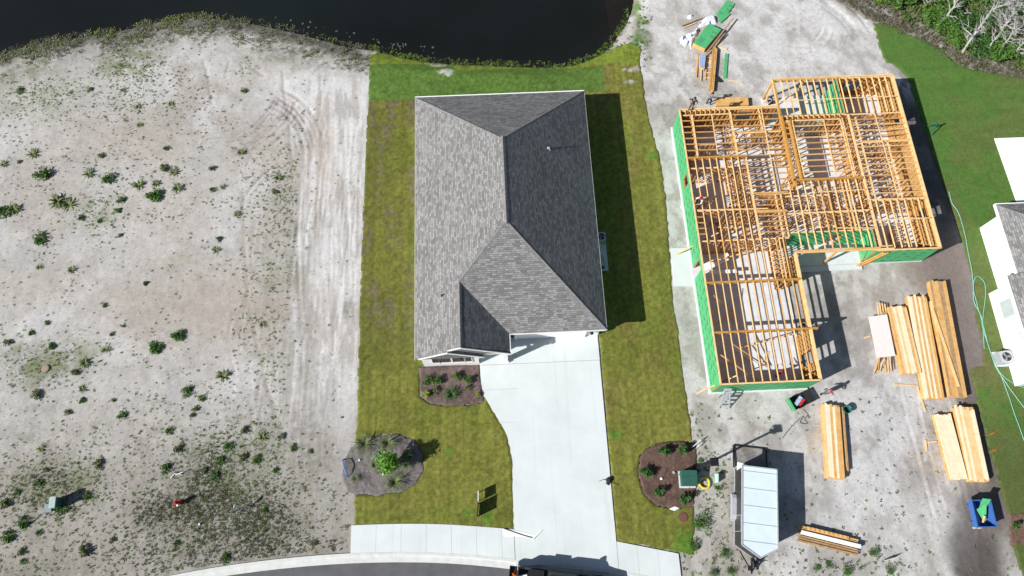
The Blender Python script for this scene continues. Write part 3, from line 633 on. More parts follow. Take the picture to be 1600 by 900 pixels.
mb=MB(); mb.box(px-.14,px+.10,py-.10,py+.10,zz-.15,zz+.08); mb.box(px-.2,px+.16,py-.16,py+.16,zz-.14,zz-.05); mb.build('roof_vent',M['steel'],roof)
px,py=P(883,226,4.6); zz=ZE+PT*(XE-px); mb=MB(); mb.cyl((px,py,zz-.1),(px,py,zz+.18),.045,n=8); mb.cyl((px,py,zz-.1),(px,py,zz+.06),.12,.06,8); mb.build('vent_pipe',M['steel_dark'],roof)
px,py=P(690,460,4.5); zz=ZE+PT*(px-XW); mb=MB(); mb.cyl((px,py,zz-.1),(px,py,zz+.3),.05,n=8); mb.cyl((px,py,zz-.08),(px,py,zz+.08),.13,.06,8); mb.build('vent_pipe',M['steel_dark'],roof)
# condenser pad east of the house
cx,cy=P(941,395); ax0,ay1=P(936,360); 
pad=MB().box(7.66,8.98,20.85,24.05,-.03,.09).build('concrete_pad',M['concrete']); tag(pad,'narrow pale concrete pad in the shade along the east wall of the finished house','pad')
def condenser(loc,rz,label,s=.78):
    t=empty('air_conditioner',loc,rz,label,'air conditioner')
    mb=MB(); h=.82
    for a in (0,1,2,3):
        c,sn=math.cos(a*math.pi/2),math.sin(a*math.pi/2)
        for k in range(12):
            z=.05+k*.06; x0=s/2
            p=[(x0,-s/2+.05),(x0,s/2-.05)]; q=[(c*x-sn*y,sn*x+c*y) for x,y in p]
            mb.beam((*q[0],z),(*q[1],z),.02,.03)
    mb.box(-s/2+.02,s/2-.02,-s/2+.02,s/2-.02,.02,h-.05); mb.build('casing',M['steel'],t)
    mb=MB(); n=24
    o=[(s/2*max(-1,min(1,1.35*math.cos(2*math.pi*i/n))),s/2*max(-1,min(1,1.35*math.sin(2*math.pi*i/n)))) for i in range(n)]
    vs=[(x,y,h) for x,y in o]+[(s*.38*math.cos(2*math.pi*i/n),s*.38*math.sin(2*math.pi*i/n),h+.01) for i in range(n)]+[(s*.38*math.cos(2*math.pi*i/n),s*.38*math.sin(2*math.pi*i/n),h-.2) for i in range(n)]+[(x,y,h-.06) for x,y in o]
    fs=[(i,(i+1)%n,n+(i+1)%n,n+i) for i in range(n)]+[(n+i,n+(i+1)%n,2*n+(i+1)%n,2*n+i) for i in range(n)]+[(i,3*n+i,3*n+(i+1)%n,(i+1)%n) for i in range(n)]
    mb.add(vs,fs); mb.build('top_panel',M['steel'],t)
    mb=MB(); mb.cyl((0,0,h-.045),(0,0,h-.04),s*.38,n=20); mb.build('well',M['black'],t)
    mb=MB()
    for k in range(3):
        a=k*2.094; mb.add([(.06*math.cos(a),.06*math.sin(a),h-.03),(s*.33*math.cos(a-.35),s*.33*math.sin(a-.35),h-.02),(s*.35*math.cos(a+.3),s*.35*math.sin(a+.3),h-.035),(.07*math.cos(a+.8),.07*math.sin(a+.8),h-.03)],[(0,1,2,3)])
    mb.cyl((0,0,h-.04),(0,0,h),.1,n=10); mb.build('fan',M['steel'],t)
    mb=MB()
    for r in (.12,.2,.28,.36): mb.tube([(s*r*math.cos(2*math.pi*i/20),s*r*math.sin(2*math.pi*i/20),h+.03) for i in range(21)],.006,3)
    for k in range(8): a=k*math.pi/4; mb.beam((0,0,h+.03),(s*.38*math.cos(a),s*.38*math.sin(a),h+.03),.008,.008)
    mb.build('grille',M['steel_dark'],t); return t
condenser((8.52,23.6,.09),0,'air conditioner fan unit in shade at the east wall of the finished house')
t=empty('utility_cabinet',(8.35,21.55,.09),0,'small grey meter cabinet at the south end of the shaded concrete pad','cabinet')
MB().box(-.32,.25,-.55,-.1,0,.75).build('cabinet_body',M['steel_dark'],t); MB().box(-.35,.28,-.58,-.07,.75,.79).build('lid',M['grey_utility'],t); MB().box(-.3,.3,.0,.55,.0,.28).build('box',M['grey_utility'],t); MB().beam((-.3,.75,.3),(.25,.85,.3),.06,.06).build('pipe',M['white'],t)

# ================================================================ FRAMED HOUSE
F_=empty('framed_house',(0,0,0),0,'roofless timber-framed house under construction with green sheathed walls and open ceiling joists','unfinished house')
ZS,ZT=.12,2.86
mb=MB(); mb.prism([(15.88,10.16),(23.6,10.16),(23.6,20.5),(30.15,20.5),(35.25,20.5),(35.25,37.12),(24.55,37.12),(24.55,34.4),(15.88,34.4)],-.2,ZS); mb.build('slab',M['slab'],F_)
mb=MB(); mb.prism(PL([(1048,388),(1086,388),(1086,447),(1053,447)]),-.1,.06); tag(mb.build('concrete_pad',M['concrete']),'pale square concrete pad at the side door of the framed house','pad')
mb=MB(); mb.prism([(23.62,20.0),(30.1,20.0),(30.1,20.48),(23.62,20.48)],-.1,.09); mb.build('porch_step',M['concrete'],F_)
def member(mb,a,b,w,h,mi=0): mb.beam(a,b,w,h,mi)
def wallframe(x0,y0,x1,y1,openings=(),zt=ZT-.145,sp=.405,name='wall_frame',mat='wood_red',par=None,thick=.1):
    mb=MB(); a=Vector((x0,y0,0)); b=Vector((x1,y1,0)); L=(b-a).length; d=(b-a)/L; z0=ZS
    pa=lambda t,z: a+d*t+Vector((0,0,z))
    segs=[];c=0
    for o0,o1,zl,zh in sorted(openings):
        if zl<.1: segs.append((c,o0)); c=o1
    segs.append((c,L))
    for s0,s1 in segs:
        if s1>s0: mb.beam(pa(s0,z0+.02),pa(s1,z0+.02),thick,.04)
    n=max(1,int(round(L/sp)))
    for i in range(n+1):
        t=min(max(i*sp,.02),L-.02) if i<n else L-.02
        t+=random.uniform(-.012,.012)
        inside=None
        for o in openings:
            if o[0]<t<o[1]: inside=o
        if inside is None: mb.beam(pa(t,z0+.04),pa(t,zt-.08),.042,thick*.9,0,up=d)
        else:
            if inside[2]>.1: mb.beam(pa(t,z0+.04),pa(t,inside[2]),.042,thick*.9,0,up=d)
            if inside[3]<zt-.5: mb.beam(pa(t,inside[3]+.28),pa(t,zt-.08),.042,thick*.9,0,up=d)
    for o in openings:
        for e in (o[0],o[1]): mb.beam(pa(e,z0+.04),pa(e,zt-.08),.08,thick*.9,0,up=d)
        mb.beam(pa(o[0],o[3]+.14),pa(o[1],o[3]+.14),thick*.85,.28); 
        if o[2]>.1: mb.beam(pa(o[0],o[2]),pa(o[1],o[2]),thick*.9,.04)
    mb.build(name,M[mat],par or F_)
    mb=MB(); mb.beam(pa(-.03,zt-.04),pa(L+.03,zt-.04),thick,.078); mb.build('top_plate',M['wood_pale'],par or F_)
def sheath(x0,y0,x1,y1,outn,openings=(),zt=ZT-.1,z0=-.02):
    """green board outside, bare strand board inside; outn = outward direction"""
    a=Vector((x0,y0,0)); b=Vector((x1,y1,0)); L=(b-a).length; d=(b-a)/L; n=Vector((*outn,0)); mb=MB()
    ts=sorted({0,L,*[o[0] for o in openings],*[o[1] for o in openings]})
    for s,e in zip(ts[:-1],ts[1:]):
        mid=(s+e)/2; o=[o for o in openings if o[0]<mid<o[1]]
        zr=[(z0,zt)] if not o else [(z0,o[0][2]),(o[0][3],zt)]
        for za,zb in zr:
            if zb-za<.03: continue
            for k,(o0,o1) in enumerate(((.058,.068),(.069,.076))):
                p=[a+d*s+n*o0,a+d*e+n*o0,a+d*e+n*o1,a+d*s+n*o1]
                mb.hexa([(q.x,q.y,za) for q in p]+[(q.x,q.y,zb) for q in p],k) if (Vector((d.x,d.y,0)).cross(n)).z>0 else mb.hexa([(q.x,q.y,za) for q in p[::-1]]+[(q.x,q.y,zb) for q in p[::-1]],k)
    r=random.Random(int(x0*10+y0)); 
    t=.3
    while t<L-.7:
        for z in (.5,1.2,1.9,2.5):
            tt=t+r.uniform(-.1,.1)+ (z*.25); 
            if tt>L-.6 or any(o[0]-.5<tt<o[1]+.1 for o in openings): continue
            p=a+d*tt+n*.078+Vector((0,0,z+r.uniform(-.08,.08))); q=p+d*.42+Vector((0,0,r.choice([0.0,.0,.28])))
            mb.beam(p,q,.004,.10,2,up=n.cross(d))
            if r.random()<.4: mb.beam(p+Vector((0,0,.09)),p+d*.2+Vector((0,0,.09)),.003,.04,2,up=n.cross(d))
        t+=.82
    return mb.build('sheathing',[M['osb'],M['green'],M['greenprint']],F_)
GO=((1.4,2.5,.2,2.25),(4.0,8.3,.02,2.3),)
SD=((6.6,7.6,.02,2.25),)
# exterior walls
for seg,n,op in (((16.08,10.36,16.08,34.3),(-1,0),((9.4,10.4,.02,2.2),(17.2,18.2,1.0,2.2))),((16.08,10.36,23.52,10.36),(0,-1),()),((23.5,10.4,23.5,20.6),(1,0),GO),
    ((16.1,34.3,24.5,34.3),(0,1),((5.2,6.6,.9,2.2),)),((24.62,33.35,30.2,33.35),(0,1),((1.6,4.2,.02,2.2),)),((30.25,33.4,30.25,37.0),(-1,0),()),((30.3,37.04,35.2,37.04),(0,1),((1.2,2.6,.9,2.2),)),
    ((35.17,20.6,35.17,37.0),(1,0),((3,3.9,1.3,2.2),(12.,12.8,1.4,2.2))),((30.1,20.6,35.2,20.6),(0,-1),()),((30.15,20.65,30.15,22.4),(-1,0),()),((23.6,22.42,30.1,22.42),(0,-1),((3.4,4.5,.02,2.2),))):
    wallframe(*seg,openings=op); sheath(*seg,n,openings=op)
# partitions
for seg,op in (((17.0,29.7,17.0,33.9),()),((20.35,29.6,20.35,34.2),((1.5,2.4,.02,2.1),)),((16.2,33.85,20.3,33.85),()),((16.2,28.65,19.9,28.65),((2.2,3.,.02,2.1),)),((16.2,25.9,17.9,25.9),()),((19.9,21.9,19.9,29.4),((1,1.9,.02,2.1),(4.5,5.4,.02,2.1))),
    ((16.2,24.7,22.2,24.7),((1,1.8,.02,2.1),)),((16.2,22.0,23.3,22.0),()),((18.6,22,18.6,24.6),()),((21.0,22.1,21.0,29.3),((3,4,.02,2.1),)),((20.5,24.8,20.5,29.3),()),((23.35,22.1,23.35,26.0),()),((22.9,22.1,22.9,26.0),()),((21,26.0,24.4,26.0),((.8,1.8,.02,2.1),)),
    ((24.75,26.6,24.75,33.2),((1.5,3.2,.02,2.2),)),((25.5,27.3,25.5,32.9),()),((29.75,27.3,29.75,32.9),((1.2,2,.02,2.1),)),((30.5,20.8,30.5,33.2),((5.,5.9,.02,2.1),)),((31.1,25.2,31.1,33.),()),((23.6,24.1,30.2,24.1),((1.5,2.4,.02,2.1),(4.2,4.9,.02,2.1))),
    ((27.4,22.5,27.4,27.0),((2,2.8,.02,2.1),)),((28.9,22.5,28.9,27.0),()),((23.8,25.7,27.3,25.7),()),((30.5,25.0,35.0,25.0),((1,1.8,.02,2.1),)),((30.3,33.3,35.1,33.3),((2,2.8,.02,2.1),)),((33.3,25.1,33.3,30.5),((2.,2.9,.02,2.1),)),((31.2,30.5,35.1,30.5),()),((33,20.8,33,23.1),()),((24.8,32.9,29.8,32.9),()),((20.4,31.9,24.4,31.9),((2.2,3,.02,2.1),)),((22.9,32,22.9,34.2),()),((17.1,30.9,18.6,30.9),())):
    wallframe(*seg,openings=op)
# garage stud bay seen from above (second row of studs)
wallframe(22.85,10.5,22.85,10.9); wallframe(22.95,18.5,22.95,21.9); wallframe(22.5,18.5,22.5,21.9)
# deep beams
for a,b,w,h in (((16.05,29.58),(21.15,29.58),.14,.42),((16.05,14.33),(24.1,14.33),.13,.38),((16.05,18.4),(23.6,18.4),.13,.38),((24.5,27.1),(30.35,27.1),.15,.42),((24.68,26.5),(24.68,33.3),.18,.42),((25.3,27.2),(25.3,32.9),.12,.4),((21.0,26.03),(23.9,26.03),.12,.3),((23.6,20.72),(30.4,20.72),.16,.34),((24.55,37.02),(30.3,37.02),.14,.34),((21,24.35),(23.5,24.35),.2,.2),((24.62,33.4),(24.62,37.0),.14,.34)):
    mb=MB(); mb.beam((*a,ZT-.02-h/2+.06),(*b,ZT-.02-h/2+.06),w,h); mb.build('beam',M['wood_gold'] if h>.3 and a[1] not in (20.72,37.02) else M['wood'],F_)
for p in ((24.6,36.95),(27.4,36.95),(23.75,20.72),(27.,20.72)):
    MB().box(p[0]-.07,p[0]+.07,p[1]-.07,p[1]+.07,ZS,ZT-.3).build('post',M['wood'],F_)
# ceiling joists
JN=[0]; restv=MB()
def joist(a,b,z=ZT-.07,h=.14):
    a=Vector((*a,z)); b=Vector((*b,z)); r=random.uniform; a.z+=r(-.004,.006); b.z+=r(-.004,.006)
    if JN[0]<98:
        mb=MB(); mb.beam(a,b,.044,h); mb.build('joist',M['wood_pale'] if random.random()<.65 else M['wood'],F_)
    else: restv.beam(a,b,.044,h)
    JN[0]+=1
def bay(x0,x1,y0,y1,d,sp):
    n=int(round(((x1-x0) if d=='N' else (y1-y0))/sp))
    for i in range(1,n):
        t=i/n; 
        j=random.uniform(-.02,.02)
        if d=='N': x=x0+(x1-x0)*t+j; joist((x,y0),(x+random.uniform(-.015,.015),y1))
        else: y=y0+(y1-y0)*t+j; joist((x0,y),(x1,y+random.uniform(-.015,.015)))
bay(16.1,23.5,10.4,14.26,'N',.6); bay(16.1,23.5,14.4,18.33,'N',.6); bay(16.1,23.4,18.47,21.98,'N',.6); bay(16.1,20.95,22.02,29.5,'N',.6)
bay(24.7,35.1,33.42,36.95,'N',.575)
bay(30.5,35.1,25.05,33.25,'E',.53)
bay(23.5,30.4,20.85,27.0,'N',.6); bay(30.4,35.1,20.7,24.95,'N',.56)
bay(25.4,29.75,27.25,32.8,'E',.56)
bay(20.4,24.6,26.1,34.25,'E',.58)
bay(17.02,20.3,29.75,33.8,'E',.58); bay(16.1,16.95,29.75,33.8,'E',.58); bay(20.98,23.4,22.05,25.9,'E',.5); bay(24.75,25.35,27.25,33.2,'E',.56); bay(16.1,20.3,33.88,34.25,'N',.42); bay(16.12,16.7,22.1,24.6,'E',.5); bay(24.7,30.2,33.0,33.3,'N',.45)
o=restv.build('joist',M['wood'],F_); o['kind']='stuff'
# laths tying the joists
for a,b in (((18.65,29.8),(18.7,33.7)),((23.0,26.1),(23.05,34.2)),((28.15,27.3),(28.2,32.8)),((29.8,27.3),(29.82,32.85)),((25.52,27.3),(25.5,32.8)),((32.85,25.1),(32.7,33.3)),((24.6,34.8),(35.0,34.85)),((23.6,24.05),(30.3,24.1)),((30.5,23.15),(35.0,23.15)),((17.0,29.8),(17.02,33.8)),((20.35,29.8),(20.35,33.9)),((27.3,22.6),(30.4,22.45)),((30.3,20.85),(31.4,20.87)),((21.0,22.0),(20.98,29.4)),((26.7,25.9),(30.3,25.95)),((22.0,24.6),(16.2,24.7)),((30.42,25),(35.1,25)),((30.5,20.9),(30.45,33.2))):
    mb=MB(); mb.beam((*a,ZT+.02),(*b,ZT+.025),.085,.035); mb.build('lath',M['wood_pale'],F_)
# perimeter cap boards
for a,b in (((16.03,10.3),(16.03,34.36)),((16.03,10.33),(23.58,10.33)),((23.58,10.3),(23.58,20.7)),((16.03,34.36),(24.6,34.36)),((24.55,34.36),(24.55,37.1)),((24.5,37.1),(35.25,37.1)),((35.24,20.5),(35.24,37.1)),((30.2,20.52),(35.24,20.52)),((23.6,20.64),(31.5,20.64))):
    mb=MB(); mb.beam((*a,ZT-.03),(*b,ZT-.03),.11,.09); mb.build('rim_board',M['wood_pale'],F_)
# diagonal braces
for a,b in (((17.35,10.95,2.9),(14.85,10.25,.0)),((17.9,22.9,2.3),(14.7,22.0,.0)),((24.45,36.3,2.6),(23.4,34.7,1.0)),((29.0,20.8,2.7),(29.9,20.3,0.12)),((16.4,12.6,2.7),(19.4,10.7,1.5)),((17.0,20.6,1.6),(22.4,21.6,2.6)),((16.6,17.4,2.6),(18.9,16.1,.4)),((18.6,13.5,1.2),(22.7,14.1,2.6)),((16.7,14.0,2.7),(20.6,12.0,.5)),((31.3,35.6,.3),(34.6,36.8,2.6)),((24.2,26.2,2.8),(24.9,27.2,2.8)),((25.5,24.5,.4),(26.6,26.6,2.5)),((17.1,24.0,1.3),(19.5,23.0,2.6))):
    mb=MB(); mb.beam(a,b,.09,.04); mb.build('brace',M['wood'],F_)
for k,(x,y) in enumerate(((29.85,20.45),(30.05,20.4),(30.25,20.42))):
    mb=MB(); mb.beam((x+.9,y,2.5),(x-.2,y-.12,.1),.09,.04); mb.build('brace',M['wood_red'],F_)
MB().box(17.0,19.2,19.75,20.05,1.15,1.2).build('shelf_board',M['white'],F_,(0,0,0))
# heaps of stock on the floor inside
def plank(loc,L,rz,w=.14,h=.04,mat='wood',label=None,group=None,name='loose_board'):
    mb=MB(); mb.box(-L/2,L/2,-w/2,w/2,0,h); o=mb.build(name,M[mat],None,loc,rz=rz)
    if label: tag(o,label,'board',group)
    return o
g='loose boards on the slab inside the framed house'
for i in range(16):
    x=random.uniform(17,23) if i<8 else random.uniform(25.6,34.6); y=random.uniform(11,33) if i<8 else random.uniform(23,33); mt=random.choice(['wood','wood_pale','white'])
    plank((x,y,ZS+.005+.003*i),random.uniform(.8,2.6),random.uniform(0,3.1),.14,.04,mt,('white' if mt=='white' else 'pale' if mt=='wood_pale' else 'golden')+' loose board on the slab in the '+('garage wing' if y<22 else 'west rooms' if x<24 else 'middle rooms' if x<30 else 'east rooms')+' of the framed house',g)
for i,(dx,dy) in enumerate(((0,0),(.28,.12))):
    plank((17.6+dx*.2,20.6+dy*3,1.0+.05*i),2.5,.42,.28,.03,'white','white trim board lying across trestles inside the framed house, '+('nearer the side door' if i else 'nearer the garage'),None,'trim_board')

# ================================================================ NEIGHBOUR HOUSE
N_=empty('neighbour_house',(0,0,0),0,'white-walled house with grey shingled roof at the right edge of the photo','house')
mb=MB(); mb.prism([(40.9,17.4),(40.0,17.4),(39.9,9.7),(56,9.7),(56,23.3),(40.9,23.3)],0,2.85); mb.build('wall',M['stucco'],N_)
p=.6
E1=(40.62,9.3,24.05); xr=48.
n2=xr-40.62
roof=roof_mesh('roof',[([(40.62,17.95,2.9),(40.62,24.1,2.9),(xr,24.1-n2,2.9+p*n2),(xr,17.9-0.0,2.9+p*n2)],(0,1,0)),([(40.62,24.1,2.9),(57,24.1,2.9),(57,24.1-n2,2.9+p*n2),(xr,24.1-n2,2.9+p*n2)],(1,0,0)),
  ([(39.75,17.9,2.9),(39.75,9.4,2.9),(xr,9.4,2.9+p*(xr-39.75)),(xr,17.9,2.9+p*(xr-39.75))],(0,1,0)),([(xr,24.1-n2,2.9+p*n2),(57,24.1-n2,2.9+p*n2),(57,9.4,2.9+p*n2),(xr,9.4,2.9+p*n2)],(1,0,0))],M['shingle'],N_)
mb=MB(); mb.box(40.54,40.618,17.95,24.15,2.7,2.93); mb.box(39.67,39.748,9.4,17.92,2.7,2.93); mb.box(40.6,57,24.102,24.18,2.7,2.93); mb.box(39.75,40.6,17.9,17.96,2.7,2.93); mb.build('fascia',M['white'],N_)
mb=MB()
y0,y1=14.9,16.3
for b in ((y0-.08,y0,1.0,2.35),(y1,y1+.08,1.0,2.35),(y0-.08,y1+.08,2.35,2.43),(y0-.08,y1+.08,.92,1.0)): mb.box(39.9,39.965,b[0],b[1],b[2],b[3])
f=mb.build('window',M['white'],N_); MB().box(39.92,39.96,y0,y1,1.,2.35).build('pane',M['blind'],f)
mb=MB()
for y in (13.4,13.0): mb.box(39.9,39.97,y-.05,y+.05,2.1,2.5)
mb.build('wall_vent',M['steel'],N_)
mb=MB(); mb.prism([P(1553,217),(56,31.9),(56,25.2),P(1588,317)],-.05,.10); tag(mb.build('patio_slab',M['white']),'white patio slab behind the neighbouring house at the right edge','patio')
condenser((39.35,11.9,.06),.06,'large air conditioner unit against the white wall of the neighbouring house',.95)
MB().box(38.8,39.88,11.3,12.5,-.05,.06).build('concrete_pad',M['concrete']); tag(bpy.data.objects['concrete_pad.002'] if 'concrete_pad.002' in bpy.data.objects else bpy.data.objects['concrete_pad'],'small concrete pad under the air conditioner of the neighbouring house','pad')
# ================================================================ SITE THINGS
def wpt(px,py,z=0): x,y=P(px,py,z); return Vector((x,y,z))
def stack(quad,zt,n,label,ragged=.12,mat=('lumber','lumber','wood_pale','wood'),lay=5,group='lumber stacks on the sand by the framed house',cat='lumber stack',ends=True,lowmat='wood'):
    """lumber stack: quad = photo corners (TL,TR,BR,BL) of its top, zt = height of the top"""
    q=[wpt(a,b,zt) for a,b in quad]; t0=(q[0]+q[1])/2; t1=(q[3]+q[2])/2; c=(t0+t1)/2; c.z=0
    d=(t0-t1); L=math.hypot(d.x,d.y); rz=math.atan2(d.y,d.x); w=((q[0]-q[1]).length+(q[3]-q[2]).length)/2
    e=empty('lumber_stack',c,rz,label,cat,group)
    th=.042; z0=.09
    nl=max(1,int((zt-z0)/th)); r=random.Random(int(quad[0][0]))
    mb=MB()
    for k in range(nl-1):
        mb.box(-L/2+r.uniform(.0,.05),L/2-r.uniform(.0,.05),-w/2+r.uniform(0,.015),w/2-r.uniform(0,.015),z0+k*th,z0+(k+1)*th-.006)
    mb.build('bundle',M[lowmat],e)
    for k in range(n):
        y0=-w/2+w*k/n+.004; y1=-w/2+w*(k+1)/n-.004; a=r.uniform(-ragged,ragged*.3)
        mb=MB(); z=z0+(nl-1)*th; dz=r.choice([0,0,0,.012,-.006])
        mb.box(-L/2-a*.6+r.uniform(-.05,.05),L/2+r.uniform(-ragged,ragged*.5),y0,y1,z,z+th+dz); mb.build('board',M[r.choice(mat)],e)
    for k in (-.38,0,.38):
        mb=MB(); mb.box(k*L-.045,k*L+.045,-w/2-.08*(k==0)-.03,w/2+.05,0,z0); mb.build('skid',M['wood_brown'],e)
    return e
stack(((1388,479),(1416,478),(1441,583),(1411,583)),.62,8,'pale lumber stack just right of the white sheet, with a flush lower end')
stack(((1417,463),(1449,461),(1475,622),(1447,624)),.55,9,'long pale lumber stack in the middle of the big group, reaching lowest',.25)
stack(((1453,438),(1478,440),(1512,619),(1485,621)),.62,8,'brown-toned long lumber stack nearest the neighbouring lawn',.15,('wood_brown','wood','wood'))
stack(((1450,470),(1458,470),(1498,612),(1482,614)),.35,4,'narrow low pile of long boards between the two longest lumber stacks',.5)
stack(((1285,631),(1312,633),(1321,748),(1292,748)),.55,7,'pale lumber stack below the green bucket, standing alone beside the framed house',.2)
stack(((1312,640),(1319,640),(1327,735),(1319,735)),.35,3,'narrow stepped row of boards along the right side of the lone lumber stack',.5,('wood','wood_brown'))
stack(((1460,648),(1486,646),(1513,749),(1486,750)),.5,7,'left one of the two pale lumber stacks near the orange marker flags',.1,('lumber',))
stack(((1491,638),(1522,633),(1545,753),(1518,753)),.6,8,'right one of the two pale lumber stacks near the orange marker flags',.35)
# white sheet on scrap bundles
e=empty('sheet_pile',wpt(1378,525),0,'white plywood sheet lying on bundles of scrap strips left of the big lumber stacks','sheet pile')
q=[wpt(a,b,.6)-e.location for a,b in ((1357,495),(1386,491),(1399,556),(1370,559))]
mb=MB(); mb.hexa([(v.x,v.y,.57) for v in q[::-1]]+[(v.x,v.y,.6) for v in q[::-1]]); mb.build('sheet',MAT('pinkish_plywood',(.74,.68,.65),(.68,.62,.59),3,.8),e)
for k in range(12):
    a=wpt(1363+random.uniform(0,27),585-random.uniform(0,6))-e.location; b=wpt(1370+random.uniform(0,16),540)-e.location
    mb=MB(); mb.beam((a.x,a.y,.08+.035*k),(b.x,b.y,.3+.02*k),.06,.035); mb.build('strip',M[random.choice(['wood','wood_pale'])],e)
for k in range(4):
    a=wpt(1367+k*4,474+k*1)-e.location; b=wpt(1370+k*4,500)-e.location
    mb=MB(); mb.beam((a.x,a.y,.35),(b.x,b.y,.4),.09,.05); mb.build('strip',M['wood_pale'],e)
mb=MB(); mb.beam((.85,-1.6,.25),(.35,1.9,.25),.3,.4); mb.build('block_row',M['wood_brown'],e)
diag=wpt(1457,482,.66),wpt(1498,604,.66)
d=diag[1]-diag[0]; c=(diag[0]+diag[1])/2
plank((c.x,c.y,.64),d.length,math.atan2(d.y,d.x),.2,.04,'wood_pale','single long board lying askew across the two longest lumber stacks')
for a,b,w,l in (((1397,601),(1430,602),.09,'thin board lying crosswise below the big lumber stacks'),((1433,603),(1446,643),.12,'long thin board slanting down below the big lumber stacks'),((1446,687),(1448,705),.12,'short upright board on the sand left of the paired lumber stacks'),((1449,691),(1464,690),.1,'short crosswise board on the sand left of the paired lumber stacks'),((1315,733),(1327,737),.14,'short offcut at the lower end of the lone lumber stack'),
    ((1271,664),(1284,664),.05,'thin stake poking from the left side of the lone lumber stack'),((1350,528),(1360,525),.1,'small scrap block left of the white plywood sheet'),
    ((1122,72),(1136,77),.12,'short board beside the green strip behind the framed house'),((1138,126),(1160,128),.1,'short pale board on the sand above the framed house')):
    p0,p1=wpt(*a,.0),wpt(*b,.0); d=p1-p0; c=(p0+p1)/2
    plank((c.x,c.y,-.02),d.length,math.atan2(d.y,d.x),w,.045,'wood_pale',l)
# pallet with trim at the bottom
e=empty('pallet_of_trim',wpt(1292,843),math.atan2(*(lambda v:(v.y,v.x))(wpt(1338,850)-wpt(1248,828))),'long pallet of trim boards with a white board on top, below the trailer shadow','pallet')
for k,y in enumerate((-.55,-.38,-.22,.3,.45)):
    mb=MB(); mb.box(-2.15+random.uniform(-.1,.1),2.15+random.uniform(-.15,.05),y-.055,y+.055,.16+.05*(k%2),.23+.05*(k%2)); mb.build('board',M['wood_brown' if k<3 else 'wood'],e)
for k in (-1.9,-1.3,-.7,-.1,.5,1.1,1.7):
    mb=MB(); mb.box(k-.05,k+.05,-.62,.55,.09,.155); mb.build('slat',M['wood_pale'],e)
for y in (-.58,0,.5):
    mb=MB(); mb.box(-2.1,2.1,y-.04,y+.04,-.04,.088); mb.build('runner',M['wood_brown'],e)
mb=MB(); mb.box(-2.0,2.25,-.1,.18,.24,.42); mb.build('white_board',M['white'],e)
mb=MB(); mb.box(-1.6,1.4,.32,.55,.29,.34)
for k in range(9): mb.box(-1.5+k*.33,-1.36+k*.33,.34,.53,.34,.38)
mb.build('rack_of_blocks',M['wood'],e)
# ---- rubbish hopper
c=wpt(1525,803); e=empty('hopper',c,-.03,'blue steel tipping hopper with a green board standing in it, near the lower right corner','hopper'); e.scale=(.8,.8,.9)
mb=MB(); w,l=.86,1.15; ht=1.05
def shell(pts,th=.03):
    mb.add(pts,[(0,1,2,3)]); 
# long sloped front at left, vertical back at right, open top
A=[(-w,-l,ht),(w,-l,ht),(w,l,ht),(-w,l,ht)]; B=[(-.15,-l+.02,.18),(w-.08,-l+.02,.18),(w-.08,l-.02,.18),(-.15,l-.02,.18)]
for s in (0,1):
    o=.03*s; a=[(x*(1-o),y*(1-o*.9),z) for x,y,z in A]; b=[(x+(.03*s if x<0 else -.03*s),y*(1-o),z+.03*s) for x,y,z in B]
    mb.add(a+b,[(0,1,5,4),(1,2,6,5),(2,3,7,6),(3,0,4,7),(4,5,6,7)])
mb.build('bin',M['blue'],e)
mb=MB()
for a,b in zip(A,A[1:]+A[:1]): mb.beam(a,b,.08,.06)
mb.build('rim',M['blue'],e)
mb=MB(); mb.add([(-w-.02,-l,ht-.05),(-w-.02,l,ht-.05),(-w+.5,l,ht-.28),(-w+.5,-l,ht-.28)],[(0,1,2,3)]); mb.box(-w,-w+.04,-l,l,.5,ht); mb.build('front_plate',M['blue'],e)
for y in (-.75,.75): MB().box(-.7,.8,y-.09,y+.09,.0,.17).build('fork_pocket',M['blue'],e)
for x in (-.55,-.1): MB().box(x-.1,x+.1,-1.3,-1.12,.05,.3).build('bracket',M['steel'],e)
gb=MB(); gb.hexa([(-.15,.1,.35),(.35,-.1,.3),(.55,1.2,1.55),(-.2,1.3,1.6),(-.15,.08,.37),(.35,-.12,.32),(.55,1.18,1.58),(-.2,1.28,1.63)]); o=gb.build('green_board',M['green'],None,c,rz=-.03); o.scale=(.8,.8,.9); tag(o,'green sheathing offcut leaning out of the blue hopper','board')
gb=MB(); gb.hexa([(-.5,.35,.9),(.15,-.75,.55),(.35,-.6,.6),(.25,.9,1.3),(-.5,.37,.93),(.15,-.73,.58),(.35,-.58,.63),(.25,.92,1.33)]); o=gb.build('green_board',M['green'],None,c,rz=-.03); o.scale=(.8,.8,.9); tag(o,'pointed green sheathing offcut lying low in the blue hopper','board')
gb=MB(); gb.beam((.0,-.75,.62),(.05,-.2,.98),.12,.1); o=gb.build('wood_block',M['wood_pale'],None,c,rz=-.03); o.scale=(.8,.8,.9); tag(o,'short pale wood block on the green offcuts in the blue hopper','wood block')
